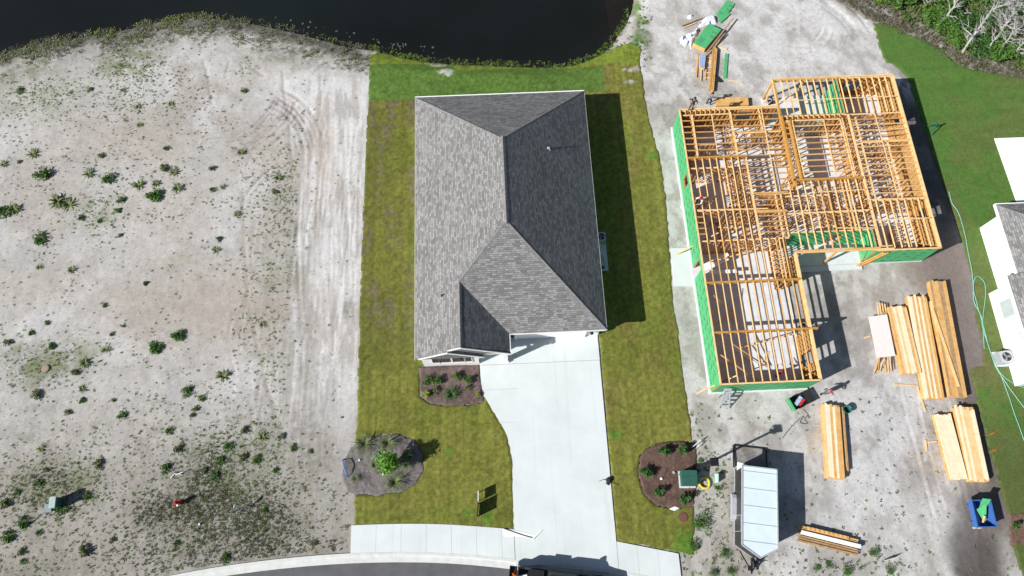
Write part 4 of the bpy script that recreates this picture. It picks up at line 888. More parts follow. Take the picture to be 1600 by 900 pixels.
# ---- enclosed trailer
zt=2.25
def T(px,py,z=zt): return wpt(px,py,z)
rN=(T(1160,729)+T(1214,732))/2; rS=T(1188,871); ax=(rN-rS); ax.z=0; ax.normalize(); rz=math.atan2(ax.y,ax.x)-math.pi/2
c=(T(1160,729)+T(1214,732)+T(1215,857)+T(1160,852))/4; c.z=0
W2=((T(1160,729)-T(1214,732)).length)/2; Lr=(rN-(T(1215,857)+T(1160,852))/2).length
e=empty('cargo_trailer',c,rz,'white-roofed black enclosed cargo trailer with V-shaped nose parked on the sand','trailer')
h=Lr/2; nose=.72
pl_=[(-W2,h),(W2,h),(W2,-h),(0,-h-nose),(-W2,-h)]
mb=MB(); mb.prism(pl_,.5,zt-.06); mb.build('body',M['black'],e)
mb=MB(); mb.prism([(x*.97,y*.99) for x,y in pl_],zt-.059,zt-.02); roofp=mb.build('roof',M['trailer_roof'],e)
mb=MB()
for a,b in zip(pl_,pl_[1:]+pl_[:1]): mb.beam((*a,zt-.03),(*b,zt-.03),.09,.10)
mb.build('roof_rail',M['steel'],e)
for k in range(5):
    y=h-.35-k*(2*h-.4)/4.2
    mb=MB(); mb.beam((-W2+.05,y,zt-.012),(W2-.05,y,zt-.012),.05,.02); mb.build('roof_seam',M['steel'],roofp)
mb=MB()
for y in (h-.02,): mb.box(-W2-.02,-W2+.06,y-.03,y+.03,.45,zt)
mb.box(W2-.06,W2+.02,h-.03,h+.03,.45,zt); mb.build('corner_post',M['steel'],e)
mb=MB(); mb.beam((-W2-.01,h,.47),(-W2-.01,-h,.47),.06,.1); mb.beam((W2+.01,h,.47),(W2+.01,-h,.47),.06,.1); mb.beam((-W2,-h,.47),(0,-h-nose,.47),.06,.1); mb.beam((W2,-h,.47),(0,-h-nose,.47),.06,.1); mb.build('bottom_rail',M['steel'],e)
mb=MB(); 
for y in (-h+.9,-h+2.0): mb.beam((-W2-.015,y,.55),(-W2-.015,y,zt-.1),.03,.05)
mb.beam((-W2-.015,-h+.9,zt-.2),(-W2-.015,-h+2.0,zt-.2),.03,.05); mb.build('side_door_frame',M['steel'],e)
for s in (-1,1):
    mb=MB(); pr=[(-1.0,.42),(-.85,.85),(-.6,.95),(.6,.95),(.85,.85),(1.0,.42)]
    for (a,b),(c2,d2) in zip(pr[:-1],pr[1:]): mb.hexa([(s*W2,a-.1,b-.02),(s*(W2+.30),a-.1,b-.02),(s*(W2+.30),c2-.1,d2-.02),(s*W2,c2-.1,d2-.02),(s*W2,a-.1,b),(s*(W2+.30),a-.1,b),(s*(W2+.30),c2-.1,d2),(s*W2,c2-.1,d2)])
    x_=s*(W2+.30); mb.add([(x_,-1.1,.42),(x_,-.95,.85),(x_,-.7,.95),(x_,.5,.95),(x_,.75,.85),(x_,.9,.42)],[(0,1,2,3,4,5)])
    mb.build('fender',M['steel'],e)
    for y in (-.52,.32):
        w_=empty('wheel',(s*(W2+.12),y,.36)); w_.parent=e
        MB().cyl((-.11,0,0),(.11,0,0),.36,n=20).build('tyre',M['rubber'],w_); MB().cyl((-.12,0,0),(.12,0,0),.2,n=14).build('rim',M['steel'],w_)
mb=MB(); mb.beam((-W2*.7,-h-.35,.42),(0,-h-nose-.95,.42),.07,.1); mb.beam((W2*.7,-h-.35,.42),(0,-h-nose-.95,.42),.07,.1); mb.beam((0,-h-nose,.42),(0,-h-nose-1.1,.42),.1,.1); mb.build('tongue',M['black'],e)
mb=MB(); mb.cyl((0,-h-nose-.75,0),(0,-h-nose-.75,.85),.045,n=8); mb.box(-.14,.14,-h-nose-.9,-h-nose-.6,-.03,.02); mb.beam((0,-h-nose-.75,.85),(.2,-h-nose-.75,.85),.03,.03); mb.build('jack',M['black'],e)
mb=MB(); mb.beam((.05,-h-nose-.4,.5),(.35,-h-nose-.3,.3),.25,.2); mb.build('battery_box',M['blackmat'],e)
# lowered mesh ramp at the rear (flat on the sand)
mb=MB(); rl=1.75; zr=.05
for a,b in (((-W2,h+.05,.45),(-W2,h+.2,.1)),((W2,h+.05,.45),(W2,h+.2,.1))): mb.beam(a,b,.06,.05)
for a,b in (((-W2+.0,h+.1,zr+.1),(-W2+.0,h+rl,zr)),((W2,h+.1,zr+.1),(W2,h+rl,zr)),((-W2,h+rl,zr),(W2,h+rl,zr))): mb.beam(a,b,.08,.09)
fr=mb.build('ramp_frame',M['black'],e)
mb=MB()
for k in range(1,28): x=-W2+k*2*W2/28; mb.beam((x,h+.12,zr+.06),(x,h+rl,zr-.02),.008,.008)
for k in range(1,18): y=h+.1+k*rl/18; mb.beam((-W2,y,zr+.03),(W2,y,zr+.03),.008,.008)
mb.build('ramp_mesh',M['steel_dark'],fr)
mb=MB(); mb.hexa([(-W2-.35,h-.02,1.5),(-W2-.0,h+.55,1.5),(-W2+.04,h+.0,1.5),(-W2,h-.1,1.5),(-W2-.35,h-.02,2.3),(-W2-.0,h+.05,2.3),(-W2+.5,h+.12,2.3),(-W2,h-.1,2.3)]); 
mb=MB(); mb.hexa([(-W2-.32,h-.35,2.0),(-W2-.02,h-.12,2.0),(-W2+.42,h+.10,2.0),(-W2-.28,h+.22,2.0),(-W2-.32,h-.35,2.15),(-W2-.02,h-.12,2.15),(-W2+.42,h+.10,2.15),(-W2-.28,h+.22,2.15)]); mb.build('corner_flap',M['white'],e)
# ---- lamp post
b=Vector((14.1,4.56,-.04)); e=empty('lamp_post',b,0,'black lamp post with square head standing beside the green transformer box','street lamp')
mb=MB(); mb.cyl((0,0,0),(0,0,1.1),.2,.15,12); mb.cyl((0,0,1.1),(0,0,4.7),.095,.08,10); mb.cyl((0,0,0),(0,0,.12),.22,.2,12); mb.build('pole',M['black'],e)
mb=MB(); mb.box(-.28,.28,-.28,.28,5.02,5.1); mb.box(-.2,.2,-.2,.2,5.1,5.16)
for s in ((1,1),(1,-1),(-1,1),(-1,-1)): mb.beam((s[0]*.14,s[1]*.14,4.7),(s[0]*.24,s[1]*.24,5.03),.03,.03)
mb.box(-.17,.17,-.17,.17,4.66,4.72); mb.build('lamp_head',M['black'],e)
MB().cyl((0,0,4.72),(0,0,4.98),.09,.12,10).build('lens',M['blind'],e)
# ---- green transformer box
b=wpt(1073,748); e=empty('transformer_box',b,-.04,'dark green transformer box on the right mulch bed','transformer box')
MB().box(-.62,.6,-.68,.55,-.02,.06).build('pad',M['concrete_old'],e)
mb=MB(); mb.hexa([(-.52,-.55,.06),(.52,-.55,.06),(.52,.5,.06),(-.52,.5,.06),(-.52,-.55,.8),(.52,-.55,.8),(.52,.5,.95),(-.52,.5,.95)]); mb.build('cabinet_body',M['tgreen'],e)
mb=MB(); mb.hexa([(-.56,-.6,.8),(.56,-.6,.8),(.56,.1,.88),(-.56,.1,.88),(-.56,-.6,.85),(.56,-.6,.85),(.56,.1,.93),(-.56,.1,.93)]); mb.hexa([(-.56,.11,.88),(.56,.11,.88),(.56,.53,.96),(-.56,.53,.96),(-.56,.11,.94),(.56,.11,.94),(.56,.53,1.0),(-.56,.53,1.0)]); mb.build('lid',M['tgreen'],e)
def torus_tube(name,c,r,rr,mat,label,cat,turns=1,parent=None,zst=.03):
    mb=MB(); n=26*turns; mb.tube([(r*(1+.05*math.sin(i*.7))*math.cos(2*math.pi*i/26),r*(1+.05*math.cos(i*.5))*math.sin(2*math.pi*i/26),rr+zst*i/26) for i in range(n+1)],rr,6); return tag(mb.build(name,M[mat],None,c),label,cat)
torus_tube('coiled_pipe',wpt(1100,755),.38,.07,'yellow','coil of yellow pipe on the sand beside the green transformer box','pipe coil',2)
mb=MB(); mb.box(-.3,.05,-.22,.2,0,.25); mb.box(.0,.3,-.1,.28,0,.32); mb.box(-.2,.1,.0,.3,.25,.4); tag(mb.build('crumpled_bag',M['bluefilm'],None,wpt(1087,749)),'crumpled pale blue bag between the green transformer box and the yellow coil','bag')
mb=MB(); mb.hexa([(-.1,-.35,0),(.12,-.3,0),(.2,.35,0),(-.02,.35,0),(-.02,-.3,.5),(.05,-.28,.5),(.14,.32,.5),(.06,.33,.5)]); tag(mb.build('marker_board',MAT('mint_board',(.35,.62,.52),(.5,.7,.6),5,.6),None,wpt(1118,748)),'small mint green board propped up below the lamp post head','board')
mb=MB(); r=.36; mb.cyl((0,0,-.03),(0,0,.06),r,n=24); mb.cyl((0,0,.06),(0,0,.075),r*.88,n=24); mb.box(-.05,.05,-.02,.02,.075,.09); tag(mb.build('round_cover',M['brown_lid'],None,wpt(1067,808)),'round brown valve cover at the lower edge of the right mulch bed','cover')
mb=MB(); mb.add([(-.38,0,.03),(0,-.15,.03),(.40,.02,.03),(.05,.16,.03),(-.38,0,.06),(0,-.15,.06),(.4,.02,.06),(.05,.16,.06)],[(3,2,1,0),(4,5,6,7),(0,1,5,4),(1,2,6,5),(2,3,7,6),(3,0,4,7)]); tag(mb.build('fallen_sign',M['white'],None,wpt(1053,795)),'small blank white sign lying at the lower edge of the right mulch bed','sign')
mb=MB(); z=.5
a=wpt(1082,698)-wpt(1088,692); 
mb.tube([(-.35,-.25,.0),(-.3,-.2,.45),(.25,.2,.5),(.3,.2,.0)],.03,6); mb.tube([(-.1,-.4,.0),(-.1,-.35,.35),(.3,.0,.4)],.025,6); tag(mb.build('pipe_riser',M['white'],None,wpt(1088,693)),'white bent pipe riser at the top right corner of the right mulch bed','pipe')
for px,py,l in ((1033,748,'white round cap in the right mulch bed, left of the green transformer box'),):
    mb=MB(); mb.cyl((0,0,0),(0,0,.14),.1,.09,12); mb.cyl((0,0,.14),(0,0,.17),.09,.05,12); tag(mb.build('drain_marker',M['white'],None,wpt(px,py)),l,'drain marker')
mb=MB(); mb.cyl((0,0,-.02),(0,0,.1),.16,.12,10); mb.cyl((0,0,.1),(0,0,.16),.12,.04,10); tag(mb.build('stone',M['stone'],None,wpt(1053,738)),'pale grey stone in the right mulch bed above the white cap','stone')
# ---- big mulch bed things
for px,py,l in ((586,712,'white round cap beside the little tree in the large grey mulch bed'),(562,719,'small white cap in the left half of the large grey mulch bed'),(599,741,'small white cap below the little tree in the large grey mulch bed')):
    mb=MB(); mb.cyl((0,0,0),(0,0,.12),.075 if px!=586 else .1,.07,12); mb.cyl((0,0,.12),(0,0,.15),.07,.04,12); tag(mb.build('drain_marker',M['white'],None,wpt(px,py)),l,'drain marker')
mb=MB(); p0=wpt(544,746); p1=wpt(536,718); d=p1-p0
mb.tube([(0,0,0),(d.x*.15,d.y*.15,.35),(d.x*.45,d.y*.5,.55),(d.x*.8,d.y*.85,.5),(d.x,d.y,.0)],.045,8); tag(mb.build('blue_pipe',M['bluepipe'],None,p0),'blue bent water pipe standing at the left edge of the large grey mulch bed','pipe')
mb=MB(); mb.cyl((0,0,0),(0,0,.4),.13,.12,12); mb.cyl((0,0,.4),(0,0,.47),.14,.1,12); tag(mb.build('utility_stub',M['teal'],None,wpt(591,709)),'short teal utility stub tucked against the little tree','utility stub')
# ---- yard signs
e=empty('yard_sign',wpt(747,797),math.pi/2-.1,'dark framed real estate sign on the lawn, the lower one of the two signs','sign')
MB().box(-.42,.42,-.02,.02,.12,1.08).build('board',M['steel_dark'],e)
for x in (-.44,.44): MB().box(x-.03,x+.03,-.03,.03,0,1.12).build('post',M['black'],e)
e=empty('yard_sign',wpt(748,776),math.pi/2-.03,'white edged sign panel on the lawn, the upper one of the two signs','sign')
MB().box(-.36,.36,-.025,.025,.4,1.0).build('board',M['white'],e)
for x in (-.3,.3): MB().box(x-.02,x+.02,-.02,.02,0,.4).build('post',M['steel'],e)
# ---- dark bundle, white wrap
mb=MB()
for k in range(7):
    a=k*.9; mb.cyl((.12*math.cos(a),.1*math.sin(a),.02),(.16*math.cos(a+.4),.14*math.sin(a+.4),.18+.03*(k%3)),.12,.05,7)
mb.cyl((0,0,0),(0,0,.28),.2,.08,9); mb.beam((-.16,-.18,0),(-.02,-.3,.12),.2,.16)
t=empty('black_bundle',wpt(951,750,.05),0,'small crumpled black bundle with loose cords on the right edge of the driveway','bundle')
mb.build('bundle',M['blackmat'],t)
MB().tube([(-.15,.02,.06),(-.4,.05,.06),(-.62,-.03,.03),(-.72,-.06,.02)],.02,5).build('cord',M['steel_dark'],t); MB().tube([(.1,-.12,.05),(.4,-.27,.04),(.68,-.42,.02)],.014,5).build('cord',M['blackmat'],t)
q=[wpt(a,b,.055) for a,b in ((786,826),(788,838),(812,838),(834,840),(842,836),(832,835),(805,829))]
mb=MB(); mb.prism([(v.x,v.y) for v in q],.057,.07); e=empty('plastic_sheet',(0,0,0),0,'white plastic sheet with a black edge lying at the foot of the driveway','plastic sheet'); mb.build('sheet',M['white'],e)
mb=MB(); pts=[wpt(a,b,.09) for a,b in ((788,826),(805,832),(820,837),(832,840))]; mb.tube(pts,.03,6); mb.build('dark_edge',M['blackmat'],e)
mb=MB(); pts=[wpt(a,b,.1) for a,b in ((833,842),(838,837),(847,829))]; mb.tube(pts,[.07,.05,.02],6); mb.build('rolled_end',M['white'],e)
# ---- left lot utilities
e=empty('utility_pedestal',wpt(95,786),.05,'small pale utility pedestal among weeds near the lower left corner','utility box')
mb=MB(); mb.box(-.19,.19,-.36,.36,.0,.95); mb.build('cabinet_body',M['tgreen'],e); mb=MB(); mb.box(-.22,.22,-.4,.4,.95,1.06); mb.build('lid',M['grey_utility'],e)
e=empty('utility_pedestal',wpt(76,794),.12,'flat square grey-green utility cover, left of the pedestal with the long shadow','utility box')
mb=MB(); mb.box(-.24,.24,-.27,.27,-.02,.08); mb.build('cabinet_body',M['tgreen'],e); MB().box(-.26,.26,-.3,.3,.08,.12).build('lid',MAT('dull_cabinet',(.24,.29,.30),(.18,.22,.23),9,.6),e)
e=empty('fire_hydrant',wpt(281,786),.3,'red fire hydrant standing in dark weeds on the sandy lot','fire hydrant')
mb=MB(); mb.cyl((0,0,0),(0,0,.08),.2,n=14); mb.cyl((0,0,.08),(0,0,.62),.13,.12,14); mb.cyl((0,0,.62),(0,0,.66),.17,n=14); mb.cyl((0,0,.66),(0,0,.8),.15,.05,14); mb.cyl((0,0,.8),(0,0,.86),.035,n=6); mb.build('barrel',M['red'],e)
for s in (-1,1): MB().cyl((s*.1,0,.48),(s*.24,0,.48),.065,n=10).build('side_outlet',M['red'],e)
MB().cyl((0,-.1,.42),(0,-.25,.42),.09,n=12).build('pumper_outlet',M['white'],e)
e=empty('marker_post',wpt(388,792),0,'thin white marker post leaning on the sandy lot, right of the hydrant','marker post')
mb=MB(); mb.beam((.1,0,0),(-.5,.0,.95),.07,.03); mb.build('post',M['white'],e)
MB().box(-.34,.08,-.1,.1,.93,1.0)
mb=MB(); mb.beam((-.42,0,.8),(-.62,0,1.2),.24,.03); mb.build('marker_plate',M['white'],e)
mb=MB(); mb.cyl((0,0,-.02),(0,0,.05),.3,n=22); mb.cyl((0,0,.05),(0,0,.065),.25,n=22); tag(mb.build('round_cover',MAT('faded_cover',(.34,.25,.22),(.28,.2,.18),6,.9),None,wpt(71,576)),'faded round valve cover among weeds at the left edge','cover')
mb=MB(); mb.beam((-.2,0,0),(.5,.15,.35),.05,.05); mb.tube([(-.5,-.2,.02),(-.2,.1,.1),(.3,0,.05)],.04,6); tag(mb.build('pipe_scrap',M['steel'],None,wpt(278,742)),'bent grey pipe scrap on the dark patch above the hydrant','pipe')
mb=MB(); mb.box(-.05,.05,-.06,.06,0,.12); tag(mb.build('cup',M['white'],None,wpt(312,819)),'small white litter cup among weeds below the hydrant','litter')
# ---- steel plate scrap near bottom right
mb=MB(); mb.hexa([(-.45,-.1,0),(.5,.1,0),(.5,.12,0),(-.45,-.08,0),(-.5,-.1,.4),(.45,.1,.45),(.45,.12,.45),(-.5,-.08,.4)]); tag(mb.build('sign_plate',M['white'],None,wpt(1390,873)),'thin white plate standing on edge near weeds at the bottom right','plate')
# ---- hose on neighbouring lawn
def hose(pts,r=.022,z=.07,mat='mint'): return MB().tube([(*p,z+.012*math.sin(i)) for i,p in enumerate(smooth_line([P(*q) for q in pts],5))],r,5)
tag(hose([(1482,300),(1487,318),(1497,333),(1503,352),(1508,372),(1512,395),(1519,432),(1521,470),(1530,490),(1537,515),(1545,545),(1556,575),(1572,600),(1590,625),(1610,650)],.032).build('garden_hose',M['mint']),'pale green hose running the length of the neighbouring lawn','hose')
tag(hose([(1537,545),(1535,500),(1539,460),(1537,442),(1527,432),(1521,440),(1521,455),(1527,480),(1533,497),(1534,510),(1540,530),(1547,550),(1560,580),(1580,598),(1600,606)],.03).build('garden_hose',M['mint']),'looped pale green hose beside the long hose on the neighbouring lawn','hose')
tag(hose([(1562,585),(1572,610),(1582,640),(1592,668),(1604,700)],.03).build('garden_hose',M['mint']),'short green hose end running off the right edge on the neighbouring lawn','hose')
# sprinkler stand
e=empty('sprinkler_stand',wpt(1455,203),0,'small green tripod sprinkler stand at the edge of the neighbouring lawn','sprinkler')
for k in range(3):
    a=k*2.09+.4; MB().beam((.6*math.cos(a),.6*math.sin(a),0),(0,0,.9),.06,.06).build('leg',M['teal'],e)
MB().cyl((0,0,.85),(0,0,1.1),.07,n=8).build('head',M['teal'],e)
# orange flags
for px,py,l in ((1545,680,'orange plastic marker on the soil edge, the upper one'),(1548,706,'orange plastic marker on the soil edge, the lower one')):
    e=empty('marker_flag',wpt(px,py),0,l,'marker')
    MB().beam((0,0,0),(.15,.1,.5),.02,.02).build('stake',M['orange'],e); MB().hexa([(.1,.05,.1),(.7,.3,.02),(.72,.36,.02),(.1,.1,.1),(.1,.05,.14),(.7,.3,.05),(.72,.36,.05),(.1,.1,.14)]).build('ribbon',M['orange'],e); MB().beam((-.1,0,.03),(-.6,-.0,.03),.03,.02).build('ribbon',M['orange'],e)
# ---- tool cart
c=wpt(1243,629); e=empty('tool_box',c,.38,'green and black tool box with open dark lid in front of the framed house','tool box')
mb=MB(); L2,w2=.62,.5
for a in ((-L2,L2,-w2,-w2+.03),(-L2,L2,w2-.03,w2),(-L2,-L2+.03,-w2,w2),(L2-.03,L2,-w2,w2)): mb.box(*a,.05,.75)
mb.box(-L2,L2,-w2,w2,.05,.1); mb.build('box',M['black'],e)
MB().box(-L2-.18,-L2-.0,-w2-.05,w2+.05,.55,.78).build('side_tray',M['green'],e)
MB().hexa([(L2,-w2,.74),(L2+.75,-w2,.35),(L2+.75,w2,.35),(L2,w2,.74),(L2,-w2,.77),(L2+.75,-w2,.38),(L2+.75,w2,.38),(L2,w2,.77)]).build('lid',M['steel_dark'],e)
o=MB().beam((-.35,-.15,.5),(.35,.2,.6),.28,.2).build('tool_case',M['bluefilm'],None,c,rz=.38); tag(o,'pale blue tool case lying in the open tool box','case')
o=MB().beam((-.1,-.3,.5),(.5,-.05,.6),.2,.15).build('tool_case',M['red'],None,c,rz=.38); tag(o,'red tool case lying in the open tool box','case')
e=empty('bucket',wpt(1320,641),0,'teal green bucket at the top right of the lone lumber stack','bucket')
mb=MB(); n=18; vs=[];
prof=[(.22,0),(.30,.45),(.32,.47),(.32,.5),(.29,.5),(.27,.45),(.20,.03)]
for r,z in prof: vs+=[(r*math.cos(2*math.pi*i/n),r*math.sin(2*math.pi*i/n),z) for i in range(n)]
fs=[]
for k in range(len(prof)-1): fs+=[(k*n+i,k*n+(i+1)%n,(k+1)*n+(i+1)%n,(k+1)*n+i) for i in range(n)]
fs+=[tuple(range(n-1,-1,-1)),tuple(range((len(prof)-1)*n,len(prof)*n))]; mb.add(vs,fs); mb.build('pail',M['teal'],e)
MB().tube([(.31,0,.45),(.2,.22,.5),(-.2,.22,.5),(-.31,0,.45)],.012,4).build('handle',M['steel'],e)
mb=MB().tube([(*P(a,b),.0) for a,b in smooth_line([(1255,640),(1262,648),(1257,655),(1262,662),(1250,660),(1256,650),(1245,658),(1232,672),(1222,685)],4)],.018,4); tag(mb.build('power_cord',M['steel_dark']),'tangled grey cord trailing on the sand from the tool box','cord')
# ---- step ladder
e=empty('step_ladder',wpt(1131,634),0,'aluminium step ladder leaning at the lower left corner of the framed house','ladder')
a=wpt(1123,638)-wpt(1131,634); b=wpt(1139,638)-wpt(1131,634); tp=wpt(1137,609,1.9)-wpt(1131,634); 
at=Vector((tp.x-.2,tp.y,1.9)); bt=Vector((tp.x+.25,tp.y,1.9))
for k,(p0,p1) in enumerate(((a,at),(b,bt))): MB().beam((p0.x,p0.y,0),p1,.09,.05).build('rail',M['steel'],e)
for k in range(1,7):
    t=k/7; p0=Vector((a.x,a.y,0)).lerp(at,t); p1=Vector((b.x,b.y,0)).lerp(bt,t); MB().beam(p0,p1,.12,.04).build('rung',M['steel'],e)
for p0,s in ((at,-.15),(bt,.15)): MB().beam(p0,(p0.x+s,p0.y+.0-.25,0),.06,.04).build('rear_leg',M['steel'],e)
MB().box(at.x-.05,bt.x+.05,tp.y-.1,tp.y+.1,1.88,1.95).build('top_cap',M['steel'],e)
mb=MB(); p=wpt(1064,325); mb.beam((0,0,0),(.3,1.1,.1),.08,.05); mb.beam((0,0,0),(.2,-.15,.05),.06,.05); tag(mb.build('pry_bar',M['white'],None,p),'white bent metal strip leaning by the left wall of the framed house','metal strip')
# ---- pile behind the framed house
g='scattered building stock on the white sand behind the framed house'
def slab_from(quad,z0,z1,name,mat,label,cat,prints=False):
    q=[wpt(a,b,z1) for a,b in quad]; c=sum(q,Vector())/len(q); c.z=0
    e=empty(name+'_pile' if False else name,c,0,label,cat)
    poly=[(v.x-c.x,v.y-c.y) for v in q]
    MB().prism(poly,z1-.03,z1).build('top_sheet',M[mat],e)
    if z1>.1: MB().prism([(x*.985,y*.985) for x,y in poly],z0,z1-.032).build('bundle',M['wood'],e)
    if prints:
        mb=MB(); d=Vector((poly[1][0]-poly[0][0],poly[1][1]-poly[0][1],0)).normalized(); f=Vector((poly[2][0]-poly[1][0],poly[2][1]-poly[1][1],0)).normalized()
        ctr=Vector((sum(p[0] for p in poly)/len(poly),sum(p[1] for p in poly)/len(poly),z1+.003))
        for i in (-.38,-.1,.28,.44):
            p=ctr+f*(i*1.9)+d*random.uniform(-.4,.4); 
            for k in range(3): mb.beam(p+d*(k*.16)-f*.12,p+d*(k*.16)+f*.14+d*.05,.05,.003)
        mb.build('print',M['greenprint'],e)
    return e
slab_from(((1107,37),(1127,46),(1102,76),(1083,67)),.0,.55,'sheathing_stack','green','stack of green sheathing panels on bare pallets behind the framed house','panel stack',True)
slab_from(((1136,0),(1148,6),(1128,34),(1119,22)),-.03,.06,'green_board','green','stepped green sheathing panel lying beyond the panel stack','panel',True)
slab_from(((1131,20),(1142,21),(1126,36),(1122,32)),-.03,.09,'green_board','green','small green sheathing corner overlapping the far panel','panel')
slab_from(((1133,83),(1138,84),(1135,122),(1130,122)),-.03,.05,'green_board','green','narrow green sheathing strip alone on the sand near the long beams','panel')
slab_from(((1120,152),(1169,152),(1170,164),(1119,165)),-.03,.35,'osb_stack','wood','pale low stack of boards just above the back wall of the framed house','panel stack')
def heap(name,outline,h,mat,label,cat,seed):
    q=[wpt(a,b,.1) for a,b in outline]; poly=[(v.x,v.y) for v in q]; xs=[p[0] for p in poly]; ys=[p[1] for p in poly]
    X,Y=np.meshgrid(np.arange(min(xs)-.1,max(xs)+.1,.07),np.arange(min(ys)-.1,max(ys)+.1,.07)); s=sdist(X,Y,poly)
    Z=-.04+h*sm(-s,0,.25)*(.35+1.1*fbm(X,Y,.5,seed,3)); n=vnoise(X,Y,.22,seed+5)
    C=np.ones(X.shape+(3,))*np.array((.72,.75,.80)); C=lerp(C,(.10,.12,.26),sm(n,.74,.8)*sm(vnoise(X,Y,.9,seed+7),.45,.6)); 
    o=grid_mesh(name,X,Y,Z,C,s<.03,M['wrapv'],None); return tag(o,label,cat)
M['wrapv']=ATTR('crumpled_house_wrap',((6,.08),),.5,8,.5)
def _nokind(o):
    return o
heap('house_wrap',((1062,58),(1066,55),(1085,47),(1092,38),(1100,27),(1112,23),(1120,27),(1121,36),(1115,38),(1104,38),(1093,43),(1090,54),(1083,66),(1080,78),(1077,68),(1070,72),(1064,66)),.35,'wrap','crumpled white house wrap with blue print beside the green panel stack','house wrap',5)
heap('house_wrap',((1075,22),(1082,21),(1085,25),(1080,29),(1074,28)),.2,'wrap','small crumpled scrap of white wrap above the larger wrap','house wrap',9)
slab_from(((1093,84),(1103,86),(1101,107),(1093,104)),0,.3,'film_bundle','bluefilm','bundle wrapped in blue film between thin battens behind the framed house','bundle')
for a,b,w,h_,m,l in (((1118,72),(1112,140),.42,.35,'wood','thick pair of long pale beams pointing at the roof worker'),((1146,28),(1104,82),.12,.4,'wood_brown','long brown board crossing the end of the green panel stack'),((1133,52),(1103,84),.1,.3,'wood_brown','shorter brown board under the long brown board'),
    ((1091,83),(1088,120),.1,.08,'wood','left thin batten beside the blue film bundle'),((1096,105),(1095,126),.1,.08,'wood_pale','short thin batten below the blue film bundle'),((1105,84),(1102,125),.1,.08,'wood','right thin batten beside the blue film bundle'),((1065,40),(1098,27),.1,.15,'wood_brown','brown board sticking out of the white wrap'),((1068,43),(1088,35),.08,.08,'wood_pale','pale board under the white wrap')):
    p0,p1=wpt(*a,h_),wpt(*b,h_); d=p1-p0; c=(p0+p1)/2
    n=3 if w>.3 else 1
    if n==3:
        e=empty('beam_pair',(c.x,c.y,0),math.atan2(d.y,d.x),l,'beams')
        for k in range(3): MB().box(-d.length/2+.1*k,d.length/2,-.21+k*.14,-.075+k*.14,.02,h_-.03*k).build('beam',M['wood' if k else 'wood_gold'],e)
    else: plank((c.x,c.y,h_-.06),d.length,math.atan2(d.y,d.x),w,.05,m,l)
for k in range(5):
    p=wpt(1107.5-k*.8,90+k*8); plank((p.x,p.y,.0),.6,.0,.08,.04,'wood_pale','small cross piece in the ladder-like row left of the long beams','cross pieces beside the long beams')
mb=MB(); mb.beam((0,.55,0),(.1,-.5,.35),.3,.12); tag(mb.build('tool_bag',M['blackmat'],None,wpt(1117,124)),'dark tool bag on the right side of the long beams','bag')
# ---- pickup on the road
kx,ky=.15,-1.55
e=empty('pickup_truck',(3.55,-3.12,-.11),-.155,'black crew cab pickup truck on the road, cut by the bottom edge of the photo','truck')
Lh,Wt=3.42,1.02
def loft(mb,secs,mi=0):   # secs: list of (x,[(y,z)...]) closed rings
    n=len(secs[0][1]); vs=[(x,y,z) for x,r in secs for y,z in r]; fs=[]
    for i in range(len(secs)-1): fs+=[(i*n+k,i*n+(k+1)%n,(i+1)*n+(k+1)%n,(i+1)*n+k) for k in range(n)]
    fs+=[tuple(range(n-1,-1,-1)),tuple(range((len(secs)-1)*n,len(secs)*n))]
    return mb.add(vs,fs,mi)
def ring(w,z0,z1,wt=None): wt=wt or w*.93; return [(-w,z0+.1),(-w*.96,z0),(w*.96,z0),(w,z0+.1),(w,z1-.25),(wt,z1),(-wt,z1),(-w,z1-.25)]
mb=MB(); loft(mb,[(-1.35,ring(Wt,.5,1.32)),(1.45,ring(Wt,.5,1.32)),(2.2,ring(Wt*.98,.5,1.3,.8)),(3.1,ring(Wt*.95,.5,1.22,.75)),(3.42,ring(Wt*.85,.55,1.0,.65))]); mb.build('body',M['black'],e)
mb=MB(); mb.box(-3.3,-1.36,-Wt,Wt,.6,.8)
for y in (-1,1): mb.box(-3.3,-1.36,y*Wt-.12*(y>0),y*Wt+.12*(y<0),.8,1.42)
mb.box(-3.38,-3.3,-Wt,Wt,.62,1.4); mb.box(-1.42,-1.36,-Wt,Wt,.8,1.42); mb.build('cargo_bed',M['black'],e)
mb=MB(); loft(mb,[(-1.3,ring(.92,1.28,1.75,.72)),(-1.1,ring(.93,1.28,2.0,.75)),(.6,ring(.93,1.28,2.0,.75)),(1.5,ring(.92,1.28,1.45,.8))]); cab=mb.build('cab',M['black'],e)
mb=MB(); mb.hexa([(.7,-.72,1.96),(1.42,-.82,1.5),(1.42,.82,1.5),(.7,.72,1.96),(.72,-.72,1.985),(1.45,-.82,1.52),(1.45,.82,1.52),(.72,.72,1.985)]); mb.build('windscreen',M['glass'],cab)
